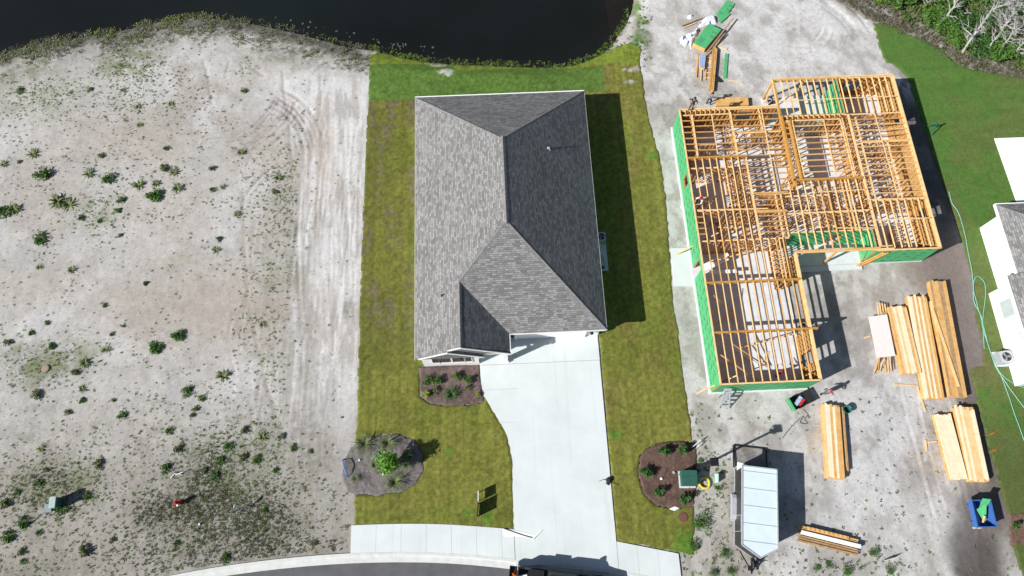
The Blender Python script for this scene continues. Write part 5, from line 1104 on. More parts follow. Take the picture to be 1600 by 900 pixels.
for s in (-1,1):
    mb=MB(); mb.hexa([(-1.0,s*.945,1.35),(.9,s*.945,1.35),(.6,s*.84,1.85),(-.9,s*.84,1.85),(-1.0,s*.955,1.35),(.9,s*.955,1.35),(.6,s*.85,1.85),(-.9,s*.85,1.85)]); mb.build('side_window',M['glass'],cab)
    mb=MB(); mb.box(1.0,1.14,s*1.03-.14+.14*s,s*1.03+.14+.14*s,1.35,1.62); mb.beam((1.07,s*.95,1.42),(1.07,s*1.1,1.42),.05,.05); mb.build('mirror',M['black'],e)
    mb=MB(); mb.box(-3.4,-3.28,s*.93-.08,s*.93+.08,.95,1.35); mb.build('tail_light',M['lamp_red'],e)
    mb=MB(); mb.box(3.2,3.4,s*.62-.18,s*.62+.18,.8,.95); mb.build('headlight',M['blind'],e)
    for x in (-2.3,2.25):
        w_=empty('wheel',(x,s*.9,.42)); w_.parent=e
        MB().cyl((0,-.14,0),(0,.14,0),.42,n=22).build('tyre',M['rubber'],w_); MB().cyl((0,-.15,0),(0,.15,0),.25,n=14).build('rim',M['steel'],w_)
mb=MB(); mb.box(-2.6,-1.6,-.9,.9,1.42,1.72); mb.box(-2.65,-1.55,-.95,.95,1.72,1.76); tag(mb.build('cargo_box',M['black'],e),None,None)
mb=MB(); mb.beam((-3.3,.4,1.43),(-1.4,1.02,1.46),.05,.05); mb.beam((-2.9,.95,1.45),(-2.2,.95,1.45),.12,.06); mb.build('bed_rail',M['steel_dark'],e)
mb=MB(); mb.box(-3.95,-3.42,-.5,1.0,.62,.7); 
for y in (-.5,.95): mb.box(-3.95,-3.42,y,y+.05,.7,.95)
mb.box(-3.97,-3.92,-.5,1.0,.7,.95); hc=mb.build('hitch_rack',M['black'],e)
t2=Matrix.Rotation(-.155,3,'Z')
def onT(x,y,z): v=t2@Vector((x,y,0)); return (3.55+v.x,-3.12+v.y,z-.11)
mb=MB(); mb.cyl((0,0,0),(0,0,.3),.10,.03,8); mb.box(-.13,.13,-.13,.13,-.03,.0); tag(mb.build('traffic_cone',M['orange'],None,onT(-3.65,.45,.72)),'orange cone on the rack at the rear of the black pickup','cone')
mb=MB(); mb.box(-.25,.25,-.18,.18,0,.3); mb.box(-.27,.27,-.2,.2,.3,.35); tag(mb.build('cooler',M['white'],None,onT(-2.95,.3,.81)),'white cooler in the open bed of the black pickup','cooler')
e2=copy_tree(e); e2.location=(11.6,-5.3,-.11); e2.rotation_euler.z=-.26; tag(e2,'second dark pickup ahead of the first on the road, only its shadow showing','truck')
# ================================================================ PEOPLE
def person(loc,face,label,pose='stand',shirt='cloth_dark',pants='cloth_dark',cap='hair',hgt=1.75):
    """one continuous body grown from joints; face = heading"""
    s=hgt/1.75; J={}
    J['pel']=(0,0,.95); J['spi']=(0,.01,1.12); J['che']=(0,.0,1.34); J['nec']=(0,.01,1.49); J['hd1']=(0,.03,1.60); J['hd2']=(0,.03,1.70)
    if pose=='bend':
        J['spi']=(0,.10,1.08); J['che']=(0,.30,1.20); J['nec']=(0,.43,1.26); J['hd1']=(0,.53,1.29); J['hd2']=(0,.62,1.33)
    if pose=='crouch':
        for k,v in dict(pel=(0,-.15,.42),spi=(0,-.08,.58),che=(0,.05,.76),nec=(0,.12,.9),hd1=(0,.17,1.0),hd2=(0,.19,1.1)).items(): J[k]=v
    c=Vector(J['che'])
    arms={'stand':(((.28,.04,-.30),(.26,.2,-.52)),((-.30,.0,-.30),(-.30,.1,-.55))),'reach':(((.30,.22,-.18),(.22,.48,-.12)),((-.26,.26,-.20),(-.12,.5,-.15))),
          'bend':(((.26,.15,-.28),(.2,.3,-.5)),((-.26,.15,-.28),(-.18,.3,-.5))),'crouch':(((.27,.18,-.18),(.15,.38,-.3)),((-.27,.18,-.18),(-.12,.38,-.3))),'elbows':(((.40,-.06,-.16),(.22,.14,-.32)),((-.36,.02,-.22),(-.2,.2,-.3)))}[pose]
    E=[('pel','spi'),('spi','che'),('che','nec'),('nec','hd1'),('hd1','hd2')]
    rad=dict(pel=.15,spi=.135,che=.15,nec=.06,hd1=.095,hd2=.085); seg=dict(pel='P',spi='S',che='S',nec='K',hd1='K',hd2='K')
    for sd,(el,ha) in zip('RL',arms):
        sx=1 if sd=='R' else -1
        J['sh'+sd]=tuple(c+Vector((sx*.19,0,.07))); J['el'+sd]=tuple(c+Vector(el)); J['wr'+sd]=tuple(c+Vector(ha)); 
        d=(Vector(J['wr'+sd])-Vector(J['el'+sd])).normalized(); J['pa'+sd]=tuple(Vector(J['wr'+sd])+d*.07)
        E+=[('che','sh'+sd),('sh'+sd,'el'+sd),('el'+sd,'wr'+sd),('wr'+sd,'pa'+sd)]
        for k,v,g in (('sh',.07,'S'),('el',.05,'S'),('wr',.033,'K'),('pa',.036,'K')): rad[k+sd]=v; seg[k+sd]=g
        side=d.cross(Vector((0,1,.3))).normalized()
        for i,(o,l) in enumerate(((-.03,.065),(-.01,.08),(.01,.075),(.03,.055))):
            a='f%d%s'%(i,sd); b='g%d%s'%(i,sd); J[a]=tuple(Vector(J['pa'+sd])+d*.045+side*o); J[b]=tuple(Vector(J[a])+d*l*.8+Vector((0,.02,-.01))); E+=[('pa'+sd,a),(a,b)]; rad[a]=.0095; rad[b]=.008; seg[a]=seg[b]='K'
        a='t'+sd; J[a]=tuple(Vector(J['wr'+sd])+d*.06+Vector((0,.06,.0))); E.append(('wr'+sd,a)); rad[a]=.011; seg[a]='K'
        # legs
        p=Vector(J['pel']); st=(.07 if pose!='stand' else .02)*sx
        if pose=='crouch': kn=(sx*.2,.28,.45); an=(sx*.16,.02,.09); hp=tuple(p+Vector((sx*.1,0,-.04)))
        else: hp=tuple(p+Vector((sx*.1,0,-.08))); kn=(sx*.13,.05+st,.50); an=(sx*.14,st*1.6,.09)
        J['hp'+sd]=hp; J['kn'+sd]=kn; J['an'+sd]=an; J['to'+sd]=(an[0]+sx*.03,an[1]+.17,.045)
        E+=[('pel','hp'+sd),('hp'+sd,'kn'+sd),('kn'+sd,'an'+sd),('an'+sd,'to'+sd)]
        for k,v,g in (('hp',.10,'P'),('kn',.065,'P'),('an',.048,'B'),('to',.04,'B')): rad[k+sd]=v; seg[k+sd]=g
    names=list(J); idx={n:i for i,n in enumerate(names)}
    me=bpy.data.meshes.new('body'); me.from_pydata([J[n] for n in names],[(idx[a],idx[b]) for a,b in E],[]); o=bpy.data.objects.new('body',me); COL.objects.link(o)
    o.modifiers.new('skin','SKIN'); 
    sv=me.skin_vertices[0].data
    for n in names: sv[idx[n]].radius=(rad[n],rad[n]*(.78 if n in('pel','spi','che') else 1)); sv[idx[n]].use_root=(n=='pel')
    md=o.modifiers.new('sub','SUBSURF'); md.levels=1; md.render_levels=1
    dg=bpy.context.evaluated_depsgraph_get(); dg.update(); m2=bpy.data.meshes.new_from_object(o.evaluated_get(dg)); o.modifiers.clear(); o.data=m2
    m2.materials.clear(); ks={'S':0,'P':1,'K':2,'B':3}
    for m in (M[shirt],M[pants],M['skin'],M['blackmat']): m2.materials.append(m)
    sg=[(Vector(J[a]),Vector(J[b]),seg[b] if seg[b]!='K' or b[:2] in('hd',) else seg[b]) for a,b in E]
    sg=[(a,b,('P' if (a-Vector(J['pel'])).length<.01 and k=='S' and False else k)) for a,b,k in sg]
    for f in m2.polygons:
        q=f.center; best=min(sg,key=lambda t:(lambda a,b:(q-(a+(b-a)*max(0,min(1,(q-a).dot(b-a)/max(1e-9,(b-a).length_squared))))).length)(t[0],t[1])); f.material_index=ks[best[2]]; f.use_smooth=True
    e=empty('person',loc,face,label,'person'); e.scale=(s,s,s); o.parent=e
    h1=Vector(J['hd1']); h2=Vector(J['hd2']); u=(h2-h1).normalized(); ctr=h1.lerp(h2,.75)
    bm=bmesh.new(); bmesh.ops.create_uvsphere(bm,u_segments=14,v_segments=8,radius=.112); 
    for v in bm.verts:
        if v.co.z<-.01: v.co.z=-.01
        v.co.z*=1.05
    m=bpy.data.meshes.new('hair'); bm.to_mesh(m); bm.free(); m.materials.append(M[cap]); ho=bpy.data.objects.new('hair' if cap=='hair' else 'cap',m); COL.objects.link(ho); ho.parent=e; ho.location=ctr; ho.rotation_euler=u.to_track_quat('Z','Y').to_euler()
    if cap!='hair': MB().box(-.08,.08,.08,.2,-.01,.01).build('cap_brim',M[cap],ho)
    mb=MB(); fc=h1.lerp(h2,.3); y=Vector((0,1,0)) if pose!='bend' else Vector((0,.5,-.87)); p=fc+y*.095; mb.hexa([tuple(p+Vector(v)) for v in ((-.012,0,-.02),(.012,0,-.02),(.012,.02,-.02),(-.012,.02,-.02),(-.005,0,.02),(.005,0,.02),(.005,.006,.02),(-.005,.006,.02))]); mb.build('nose',M['skin'],e)
    for sx in (-1,1): MB().cyl(tuple(fc+Vector((sx*.09,0,0))),tuple(fc+Vector((sx*.108,0,0))),.028,.02,8).build('ear',M['skin'],e); q=fc+y*.088+Vector((sx*.033,0,.035)); MB().box(q.x-.012,q.x+.012,q.y-.004,q.y+.006,q.z-.005,q.z+.006).build('eye',M['hair'],e)
    q=fc+y*.088+Vector((0,0,-.045)); MB().box(q.x-.022,q.x+.022,q.y-.004,q.y+.005,q.z-.004,q.z+.004).build('mouth',M['cloth_red'],e)
    return e
x,y=P(1075.5,174,2.86); person((16.95,34.3,ZT+.03),R(160),'worker in black standing on top of the back left corner of the framed house','elbows')
person((*P(1106,163),-.03),R(-60),'worker in grey standing behind the framed house by the long beams','reach','cloth_navy','cloth_dark','hair')
person((*P(1202,163),-.03),R(90),'worker crouching behind the back wall of the framed house beside a slanted brace','crouch','cloth_brown','cloth_dark','hair')
person((*P(1092,318,ZT),ZT+.03),R(120),'worker in white and dark clothes crouching on the joists by the left green wall','crouch','cloth_white','cloth_dark','cloth_red',1.8)
person((*P(1285,617),-.04),R(-30),'worker in grey shirt walking in front of the framed house, above the lone lumber stack','elbows','cloth_navy','cloth_brown','cloth_red')
person((*P(1214,586,ZS),ZS),R(20),'worker in red shirt inside the lower end of the framed garage','reach','cloth_red','cloth_dark')
person((*P(1243,516,ZS),ZS),R(200),'worker in dark clothes by the garage opening of the framed house','stand','cloth_red','cloth_navy')
person((*P(1212,448,ZS),ZS),R(80),'worker in black at the upper garage beam inside the framed house','stand','cloth_dark','cloth_dark')
# ================================================================ PLANTS
def leaves(mb,c,r,n,size,rng,mi=0,flat=.75,shell=.35):
    """leaf-sized faces through the volume of a clump"""
    for _ in range(n):
        d=rng.normal(size=3); d/=np.linalg.norm(d)+1e-9; rr=r*(shell+(1-shell)*rng.random()**.5); p=np.array(c)+d*rr*np.array((1,1,flat))
        a=rng.normal(size=3); a[2]*=.5; a/=np.linalg.norm(a)+1e-9; b=np.cross(a,rng.normal(size=3)); b/=np.linalg.norm(b)+1e-9
        s=size*(.6+.8*rng.random()); mb.add([p-a*s,p-b*s*.4,p+a*s,p+b*s*.4],[(0,1,2,3)],mi)
def shrub(name,seed,r,h,nclump,nleaf,size,mat,trunkmat='bark'):
    rng=np.random.default_rng(seed); e=empty(name); mb=MB(); tk=MB(); k=0
    for _ in range(nclump):
        a=rng.random()*6.28; rr=r*.72*rng.random()**.5; z=h*(.45+.4*rng.random())*(1-.35*(rr/r)); c=(rr*math.cos(a),rr*math.sin(a),z)
        leaves(mb,c,r*(.28+.2*rng.random()),nleaf,size,rng)
        tk.tube([(0,0,-.02),(c[0]*.4,c[1]*.4,z*.5),c],[.03*h,.02*h,.01],5)
    mb.build('crown',M[mat],e); tk.build('trunk',M[trunkmat],e); return e
def spiky(name,seed,n,L,w,rise,droop,mat,label=None):
    rng=np.random.default_rng(seed); mb=MB()
    for i in range(n): mb.blade((0,0,0),rng.random()*6.28,L*(.6+.5*rng.random()),w,rise*(.3+rng.random()),droop*rng.random(),seg=4)
    mb.cyl((0,0,-.05),(0,0,.08),.05,.02,6); return mb.build(name,M[mat])
def put(proto,px,py,s=1.,rz=None,label=None,cat=None,group=None,used=set(),z=None,zl=0.):
    o=proto if proto.name not in used else copy_tree(proto); used.add(proto.name)
    x,y=P(px,py,zl); o.location=(x,y,0 if z is None else z); o.rotation_euler=(0,0,random.uniform(0,6.28) if rz is None else rz); o.scale=(s,s,s*random.uniform(.85,1.1))
    return tag(o,label,cat,group)
# big mulch bed
sb=shrub('leafy_tree',3,1.0,2.9,26,60,.11,'leaf_bright'); put(sb,609,728,1.,0,'bright yellow-green leafy little tree in the middle of the large grey mulch bed','tree',z=.05)
pt=shrub('leafy_shrub',4,.55,2.6,7,40,.10,'leaf_dark'); 
ga=spiky('ornamental_grass',5,110,1.1,.035,.8,.55,'leaf_reed')
put(ga,570,694,1.,None,'arching grass clump at the top left of the large grey mulch bed','grass clump',z=.04)
put(ga,606,693,.9,None,'arching grass clump above the little tree','grass clump',z=.04)
put(ga,617,754,.95,None,'arching grass clump below the little tree','grass clump',z=.04)
put(ga,556,748,.45,None,'small grey-green grass tuft at the lower left of the large mulch bed','grass clump',z=.04)
put(ga,586,727,.5,None,'small pale grass tuft just left of the little tree','grass clump',z=.04)
put(ga,636,726,.6,None,'grass clump in the shadow right of the little tree','grass clump',z=.04)
pt.scale=(1,1,1); used_pt=put(pt,640,712,.8,0,'dark leafy shrub on the right side of the large grey mulch bed','shrub',z=.04)
# front bed
sd_=shrub('leafy_shrub',8,.5,.6,9,42,.075,'leaf_mid')
for px,py,s,l in ((667,594,.95,'leftmost green shrub in the upper row under the front windows'),(683,593,1.,'second green shrub from the left in the row under the front windows'),(712,591,.9,'third green shrub from the left in the row under the front windows'),(732,592,.9,'rightmost green shrub in the upper row under the front windows')):
    put(sd_,px,py,s,None,l,'shrub','green shrubs in the bed under the front windows',z=.05)
so_=shrub('leafy_shrub',9,.45,.4,7,32,.06,'leaf_olive')
put(so_,682,611,.9,None,'sparse olive shrub behind the yellow shrub in the front window bed','shrub',z=.04); put(so_,731,606,.8,None,'sparse olive shrub at the right side of the front window bed','shrub',z=.04)
sy_=shrub('leafy_shrub',10,.4,.45,8,38,.06,'leaf_yellow')
put(sy_,666,618,1.,None,'yellow-green shrub at the lower left of the front window bed','shrub',z=.05); put(sy_,748,618,.7,None,'small yellow shrub at the edge of the walkway','shrub',z=.05)
sp_=spiky('spiky_plant',12,60,.72,.07,.5,.3,'leaf_dark'); put(sp_,706,617,1.05,None,'dark spiky plant in the middle of the front window bed','plant',z=.05)
# right bed
sr=shrub('dark_shrub',14,.55,.95,9,30,.11,'leaf_dark')
for px,py,l in ((1037,705,'dark shrub at the top of the right mulch bed'),(1065,703,'dark shrub at the top right of the right mulch bed'),(1009,738,'dark shrub at the left edge of the right mulch bed'),(1028,770,'dark shrub at the lower left of the right mulch bed'),(1067,781,'dark shrub below the green transformer box')):
    put(sr,px,py,random.uniform(.85,1.),None,l,'shrub','dark shrubs in the right mulch bed',z=.04)
wc=shrub('weed_clump',15,.9,.45,12,50,.07,'leaf_mid'); put(wc,1098,812,1.0,None,'large green weed clump beside the brown round cover','weed clump',z=-.03); put(wc,1123,764,.35,None,'low weeds on the sand below the yellow coil','weed clump',z=-.03)
put(wc,1082,850,.6,None,'green weeds at the lower right corner of the front lawn','weed clump',z=0); put(wc,1092,720,.35,None,'small green weeds beside the transformer box above the lamp post','weed clump',z=-.03)
put(sr,1584,822,.6,None,'small green plant in the brown mulch at the lower right edge','shrub',z=.05)
for px,py,s,l in ((1366,862,.55,'weed clump near the white plate at the bottom right'),(1390,888,.5,'weed clump right below the white plate'),(1322,888,.6,'weed clump below the pallet of trim boards, the right one'),(1296,884,.45,'weed clump below the pallet of trim boards, the middle one'),(1275,888,.4,'weed clump below the pallet of trim boards, the left one'),(1133,868,.5,'weed clump left of the trailer nose'),(1145,892,.5,'weed clump at the bottom edge left of the trailer tongue'),(1112,895,.5,'weed clump at the bottom edge near the road corner')):
    put(wc,px,py,s,None,l,'weed clump',None,z=-.03)
# ---- traced weeds of the sandy lot
rosA=spiky('rosette_weed',21,30,.68,.15,.22,.10,'leaf_olive'); rosB=spiky('rosette_weed',22,22,.6,.13,.18,.06,'leaf_olive')
bush=shrub('bushy_weed',23,.5,.28,12,34,.075,'leaf_mid'); fern=shrub('bushy_weed',24,.5,.2,18,34,.08,'leaf_mid'); bm_=shrub('bushy_weed',25,.48,.3,10,30,.07,'leaf_olive')
ZN=[]
def zone(px,py):
    v='near the pond' if py<210 else ('in the upper middle' if py<400 else ('in the middle' if py<600 else 'towards the road')); 
    h='left side' if px<180 else ('centre' if px<340 else 'right side'); return h,v
WD=[(51,241,.9,'r'),(66,273,1.15,'B'),(138,272,.9,'r'),(171,280,.95,'b'),(158,243,.5,'b'),(260,232,.45,'b'),(256,264,.8,'b'),(271,270,.8,'r'),(243,287,.6,'r'),(216,290,.8,'r'),(277,294,.8,'r'),(331,263,.55,'b'),(376,238,.55,'r'),(435,278,.6,'r'),(381,142,.5,'b'),(216,167,.55,'r'),(218,195,.45,'r'),(140,140,.45,'b'),(31,142,.6,'b'),(110,144,.4,'r'),(192,141,.5,'r'),(267,162,.5,'r'),(5,257,.7,'r'),(30,253,.4,'b'),(348,292,.5,'r'),(332,297,.45,'B'),
(91,315,1.1,'r'),(107,320,1.1,'r'),(6,333,1.1,'B'),(22,327,.9,'r'),(64,373,1.,'B'),(240,308,1.2,'F'),(188,313,.6,'b'),(186,328,.45,'F'),(128,341,.5,'F'),(156,345,.4,'B'),(187,368,.35,'B'),(343,374,.45,'F'),(337,391,.55,'r'),(370,335,.6,'r'),(61,417,.5,'r'),(112,422,.65,'r'),(228,442,.4,'F'),(164,477,.35,'b'),(73,505,.45,'b'),(50,520,.45,'F'),(192,510,.3,'b'),(277,526,.95,'F'),(241,544,1.,'F'),(165,546,.6,'r'),(80,541,.55,'F'),(12,535,.6,'b'),(133,567,.7,'r'),(117,583,.6,'b'),(348,588,.8,'r'),(410,507,.5,'r'),(175,522,.35,'b'),(430,300,.5,'b'),
(58,617,.8,'b'),(128,627,.45,'F'),(106,644,.55,'b'),(190,649,.6,'b'),(291,613,.75,'b'),(315,622,.5,'B'),(265,673,.55,'b'),(278,701,.7,'b'),(258,733,.7,'B'),(154,725,.75,'b'),(64,701,.6,'r'),(71,735,.45,'b'),(58,755,.55,'B'),(137,775,.5,'b'),(96,796,.8,'b'),(8,787,.75,'b'),(37,816,.8,'b'),(14,838,.8,'B'),(61,833,.4,'B'),(33,862,.6,'b'),(132,862,.9,'b'),(36,878,.4,'b'),(351,874,.6,'B'),(410,683,.6,'r'),(381,672,.6,'b'),(343,720,.6,'B'),(358,698,.6,'b'),(459,700,.5,'B'),(431,734,.4,'F'),(380,715,.6,'b'),(402,718,.6,'b'),(413,797,.4,'F'),(175,845,.45,'b'),(276,850,.4,'F'),(442,681,.5,'b'),(25,770,.5,'b'),(305,640,.5,'b'),(128,608,.5,'r'),(177,625,.3,'b'),(300,650,.4,'b'),(320,735,.5,'b'),(335,745,.6,'b'),(485,705,.4,'b'),(490,850,.5,'b')]
PR={'r':(rosA,rosB),'b':(bm_,bush),'B':(bush,),'F':(fern,)}
KN={'r':('star-shaped rosette weed','rosette weed'),'b':('loose olive weed clump','weed clump'),'B':('dense dark green weed clump','weed clump'),'F':('flat dark leafy weed','leafy weed')}
for px,py,s,k in WD:
    pr=random.choice(PR[k]); hz,vz=zone(px,py); sz_='large ' if s>.85 else ('small ' if s<.5 else '')
    put(pr,px,py,s*1.28,None,f'{sz_}{KN[k][0]} on the sandy lot, {hz}, {vz}',KN[k][1],f'{KN[k][0]}s on the sandy lot',z=-.045)
# ---- ground cover: tufts too many to count
def tufts(name,n,dens,size,cols,label_kind,seed,region,nb=(4,8),rise=.5,zf=None,narrow=.22,elong=None):
    rng=np.random.default_rng(seed); V=[];Fc=[];Cc=[]; x0,x1,y0,y1=region; k=0
    N=n*12; X=rng.uniform(x0,x1,N); Y=rng.uniform(y0,y1,N); D=dens(X,Y); ok=np.where(rng.random(N)<D)[0][:n]
    Zb=bankz(X[ok],Y[ok])-.045 if zf is None else zf(X[ok],Y[ok])
    for x,y,zb in zip(X[ok],Y[ok],Zb):
        s=size*(.35+1.1*rng.random()**1.8); c=np.array(cols[rng.integers(len(cols))])*rng.uniform(.75,1.25); a0=rng.random()*6.28
        m=rng.integers(*nb)
        for i in range(m):
            a=a0+i*6.28/m+rng.normal()*.4; L=s*(.6+.6*rng.random()); w=L*narrow*(.7+.6*rng.random()); h=L*rise*(.2+rng.random()); ca,sa=math.cos(a),math.sin(a)
            V+=[(x,y,zb),(x+ca*L*.55-sa*w,y+sa*L*.55+ca*w,zb+h),(x+ca*L,y+sa*L,zb+h*.75),(x+ca*L*.55+sa*w,y+sa*L*.55-ca*w,zb+h)]
            Fc.append((k,k+1,k+2,k+3)); k+=4; Cc+=[c*.9]*4
    me=bpy.data.meshes.new(name); me.from_pydata(V,[],Fc); ca=me.color_attributes.new('Col','FLOAT_COLOR','POINT')
    ca.data.foreach_set('color',np.concatenate([np.array(Cc),np.ones((len(Cc),1))],1).astype(np.float32).ravel()); me.materials.append(M['weed'])
    o=bpy.data.objects.new(name,me); COL.objects.link(o); tag(o,label_kind[0],label_kind[1],kind='stuff'); return o
def gb(X,Y,px,py,rx,ry): cx,cy=P(px,py); return np.exp(-(((X-cx)/rx)**2+((Y-cy)/ry)**2))
def dleft(X,Y):
    d=.035+.16*sm(fbm(X,Y,2.2,101,3),.5,.65)+.28*sm(11-Y,-2,8)*(.4+.8*sm(fbm(X,Y,1.4,102,3),.45,.62))
    d+= .9*gb(X,Y,70,570,3.4,1.6)+.8*gb(X,Y,80,760,3,1.8)+.15*gb(X,Y,430,420,2.8,9)+.7*gb(X,Y,440,300,2.2,3)+.6*gb(X,Y,150,330,2.6,2)+1.2*gb(X,Y,380,720,3.5,3)+.9*gb(X,Y,200,100,2.6,1.4)+.6*gb(X,Y,60,150,5,2)+.25*gb(X,Y,430,480,2.4,6)+.5*gb(X,Y,220,150,4,2.5)
    d*= np.where(X>-17.3,.18+.5*sm(10-Y,0,6),1.); d*=1-.8*gb(X,Y,300,480,7,5)*(vnoise(X,Y,1.,3)>.3); d*=np.where((sdist(X,Y,POND)>.4)&(X<-11.9),1,0)
    ks=[(-60,-16)]+KERB+[(50,-60),(-60,-60)]; d*=np.where(sdist(X,Y,ks)>.2,1,0)*np.where(sdist(X,Y,LB)>.1,1,0)*np.where((X>-11.8)&(Y<1.9),0,1)
    return np.clip(d,0,1)
GR=((.10,.17,.04),(.15,.21,.06),(.075,.13,.03),(.15,.17,.08))
tufts('weed_cover',12000,dleft,.10,GR,('sparse low green weeds scattered over the pale sandy lot','weeds'),31,(-50,-11.8,-4,48),(4,8))
tufts('debris_cover',3200,lambda X,Y:np.clip(dleft(X,Y)*.8+.05,0,1),.10,((.06,.055,.045),(.10,.085,.07),(.16,.14,.11)),('tiny dark twigs and dead leaves strewn over the sandy lot','litter'),32,(-50,-11.8,-4,48),(2,5),.25,narrow=.12)
def dlit(X,Y):
    d=1.*gb(X,Y,330,760,1.3,2.4)+.7*gb(X,Y,290,790,2.2,1.)+.5*gb(X,Y,245,800,2.2,1.0)+.9*gb(X,Y,405,818,2.,1.9)+.35*gb(X,Y,350,800,4,1.6)+.5*gb(X,Y,450,870,5,1.4)+.35*gb(X,Y,300,860,5,1.6)+.5*gb(X,Y,80,765,2.5,1.6)+.4*gb(X,Y,60,580,2,1.2)
    ks=[(-60,-16)]+KERB+[(50,-60),(-60,-60)]; return np.clip(d,0,1)*np.where(sdist(X,Y,ks)>.25,1,0)
tufts('weed_patch',4300,dlit,.11,((.06,.08,.025),(.045,.06,.025),(.08,.095,.035),(.12,.115,.085),(.08,.075,.06),(.10,.095,.075)),('dark tangled weed patches around the red hydrant','weeds'),33,(-50,-12,-3,12),(4,8),.55)
def dshore(X,Y):
    s=sdist(X,Y,POND); return np.clip(sm(s,-.25,.1)*(1-sm(s,.5,4.))*(.10+.8*sm(fbm(X,Y,1.5,105,3),.44,.62)),0,1)*np.where(X<-11.5,1,0)
tufts('shore_cover',4200,dshore,.2,((.16,.15,.12),(.13,.17,.04),(.17,.22,.05),(.20,.19,.17),(.09,.10,.05)),('grey and olive scrub along the sandy pond bank','scrub'),34,(-52,-11.5,38,51),(4,8),.8,narrow=.13)
def dshg(X,Y):
    s=sdist(X,Y,POND); return np.clip(sm(s,-.3,.0)*(1-sm(s,.1,.9)),0,1)*np.where((X>-11.6)&(X<13.5),1,0)*(.3+.7*sm(fbm(X,Y,.9,106,2),.4,.6))
tufts('shore_grass',2600,dshg,.13,((.10,.20,.03),(.15,.22,.04),(.07,.13,.03),(.10,.09,.05)),('bright long grass along the mown pond edge','grass'),35,(-12,14,40,50),(4,8),.9)
def deast(X,Y):
    d=gb(X,Y,1004,25,.5,3)*.5+gb(X,Y,1003,80,.7,1.5)*.3+gb(X,Y,970,66,1.,1.2)*.3; return np.clip(d,0,1)*np.where(sdist(X,Y,POND)>.0,1,0)
tufts('bank_grass',420,deast,.13,((.10,.20,.03),(.12,.12,.05),(.07,.11,.03),(.09,.08,.06)),('grass and dry scrub on the bank right of the pond','grass'),36,(9,18,36,54),(4,8),.9)
def dright(X,Y):
    d=.9*gb(X,Y,1115,740,2.,2.5)+.8*gb(X,Y,1130,860,3,2)+.5*gb(X,Y,1300,885,4,1.)+.35*gb(X,Y,1090,640,1.2,5)+.5*gb(X,Y,1380,885,2.,1.)+.12; d*=np.where((X>12.1)&(X<37)&(Y>-5)&(Y<9.5),1,0)*np.where(sdist(X,Y,RB)>.1,1,0); return np.clip(d,0,1)
tufts('weed_cover',1100,dright,.12,GR,('low weeds on the sand around the trailer and transformer box','weeds'),37,(12,37,-4,10),(4,8))
def dedge(X,Y):
    d=ldist(X,Y,PL([(1300,-20),(1350,12),(1380,30),(1440,52),(1500,92),(1560,108),(1620,122)])); return np.clip(1-sm(d,.2,1.2),0,1)*.9
tufts('dry_brush',1500,dedge,.28,((.13,.11,.08),(.17,.14,.10),(.09,.08,.06),(.07,.10,.03)),('dry brown brush between the neighbouring lawn and the woods','brush'),38,(30,56,36,52),(4,8),.8,narrow=.1)
def dsand(X,Y):
    return np.clip(.25+.8*gb(X,Y,1150,110,6,5)+.5*gb(X,Y,1330,720,5,5)+.6*gb(X,Y,1450,440,3,1.5),0,1)*np.where(((X>13.5)&(Y>35)&(X<36.5))|((X>24.5)&(X<36.3)&(Y<20))|((X>12.6)&(X<15.7)&(Y>8)),1,0)
tufts('debris_cover',4500,dsand,.07,((.12,.10,.08),(.22,.19,.16),(.30,.24,.16)),('small wood chips and clods strewn over the building site','litter'),39,(13,37,-2,52),(2,4),.2,narrow=.15)
# stones and tufts standing in the shallows
rng=np.random.default_rng(5)
def shallow(n,lst,name,mat,label,cat,grp):
    e0=None
    for i in range(n):
        px,py=lst[i%len(lst)]; px+=rng.normal()*14; py+=rng.normal()*3.5; x,y=P(px,py,-.5)
        if sdist(np.array([x]),np.array([y]),POND)[0]>-.25: continue
        if e0 is None:
            bm=bmesh.new(); bmesh.ops.create_icosphere(bm,subdivisions=2,radius=.14)
            for v in bm.verts: v.co*=1+.5*math.sin(v.co.x*31+v.co.y*47)*.5; v.co.z*=.45
            me=bpy.data.meshes.new(name); bm.to_mesh(me); bm.free(); me.materials.append(M[mat]); e0=bpy.data.objects.new(name,me); COL.objects.link(e0); o=e0
        else: o=e0.copy(); COL.objects.link(o)
        s=rng.uniform(.4,1.); o.location=(x,y,-.49); o.scale=(s,s*rng.uniform(.6,1),s); o.rotation_euler=(0,0,rng.random()*6); tag(o,label,cat,grp)
shallow(24,[(595,66),(610,70),(630,73),(650,77),(625,68),(665,80),(640,70)],'water_stone','lilypad','dark grey stone in the shallows left of the mown pond edge','stone','stones in the shallows beside the mown bank')
shallow(12,[(440,33),(470,38),(500,45),(530,50),(545,55)],'water_stone','lilypad','pale grey stone in the shallows off the scrubby bank','stone','stones in the shallows off the scrubby bank')
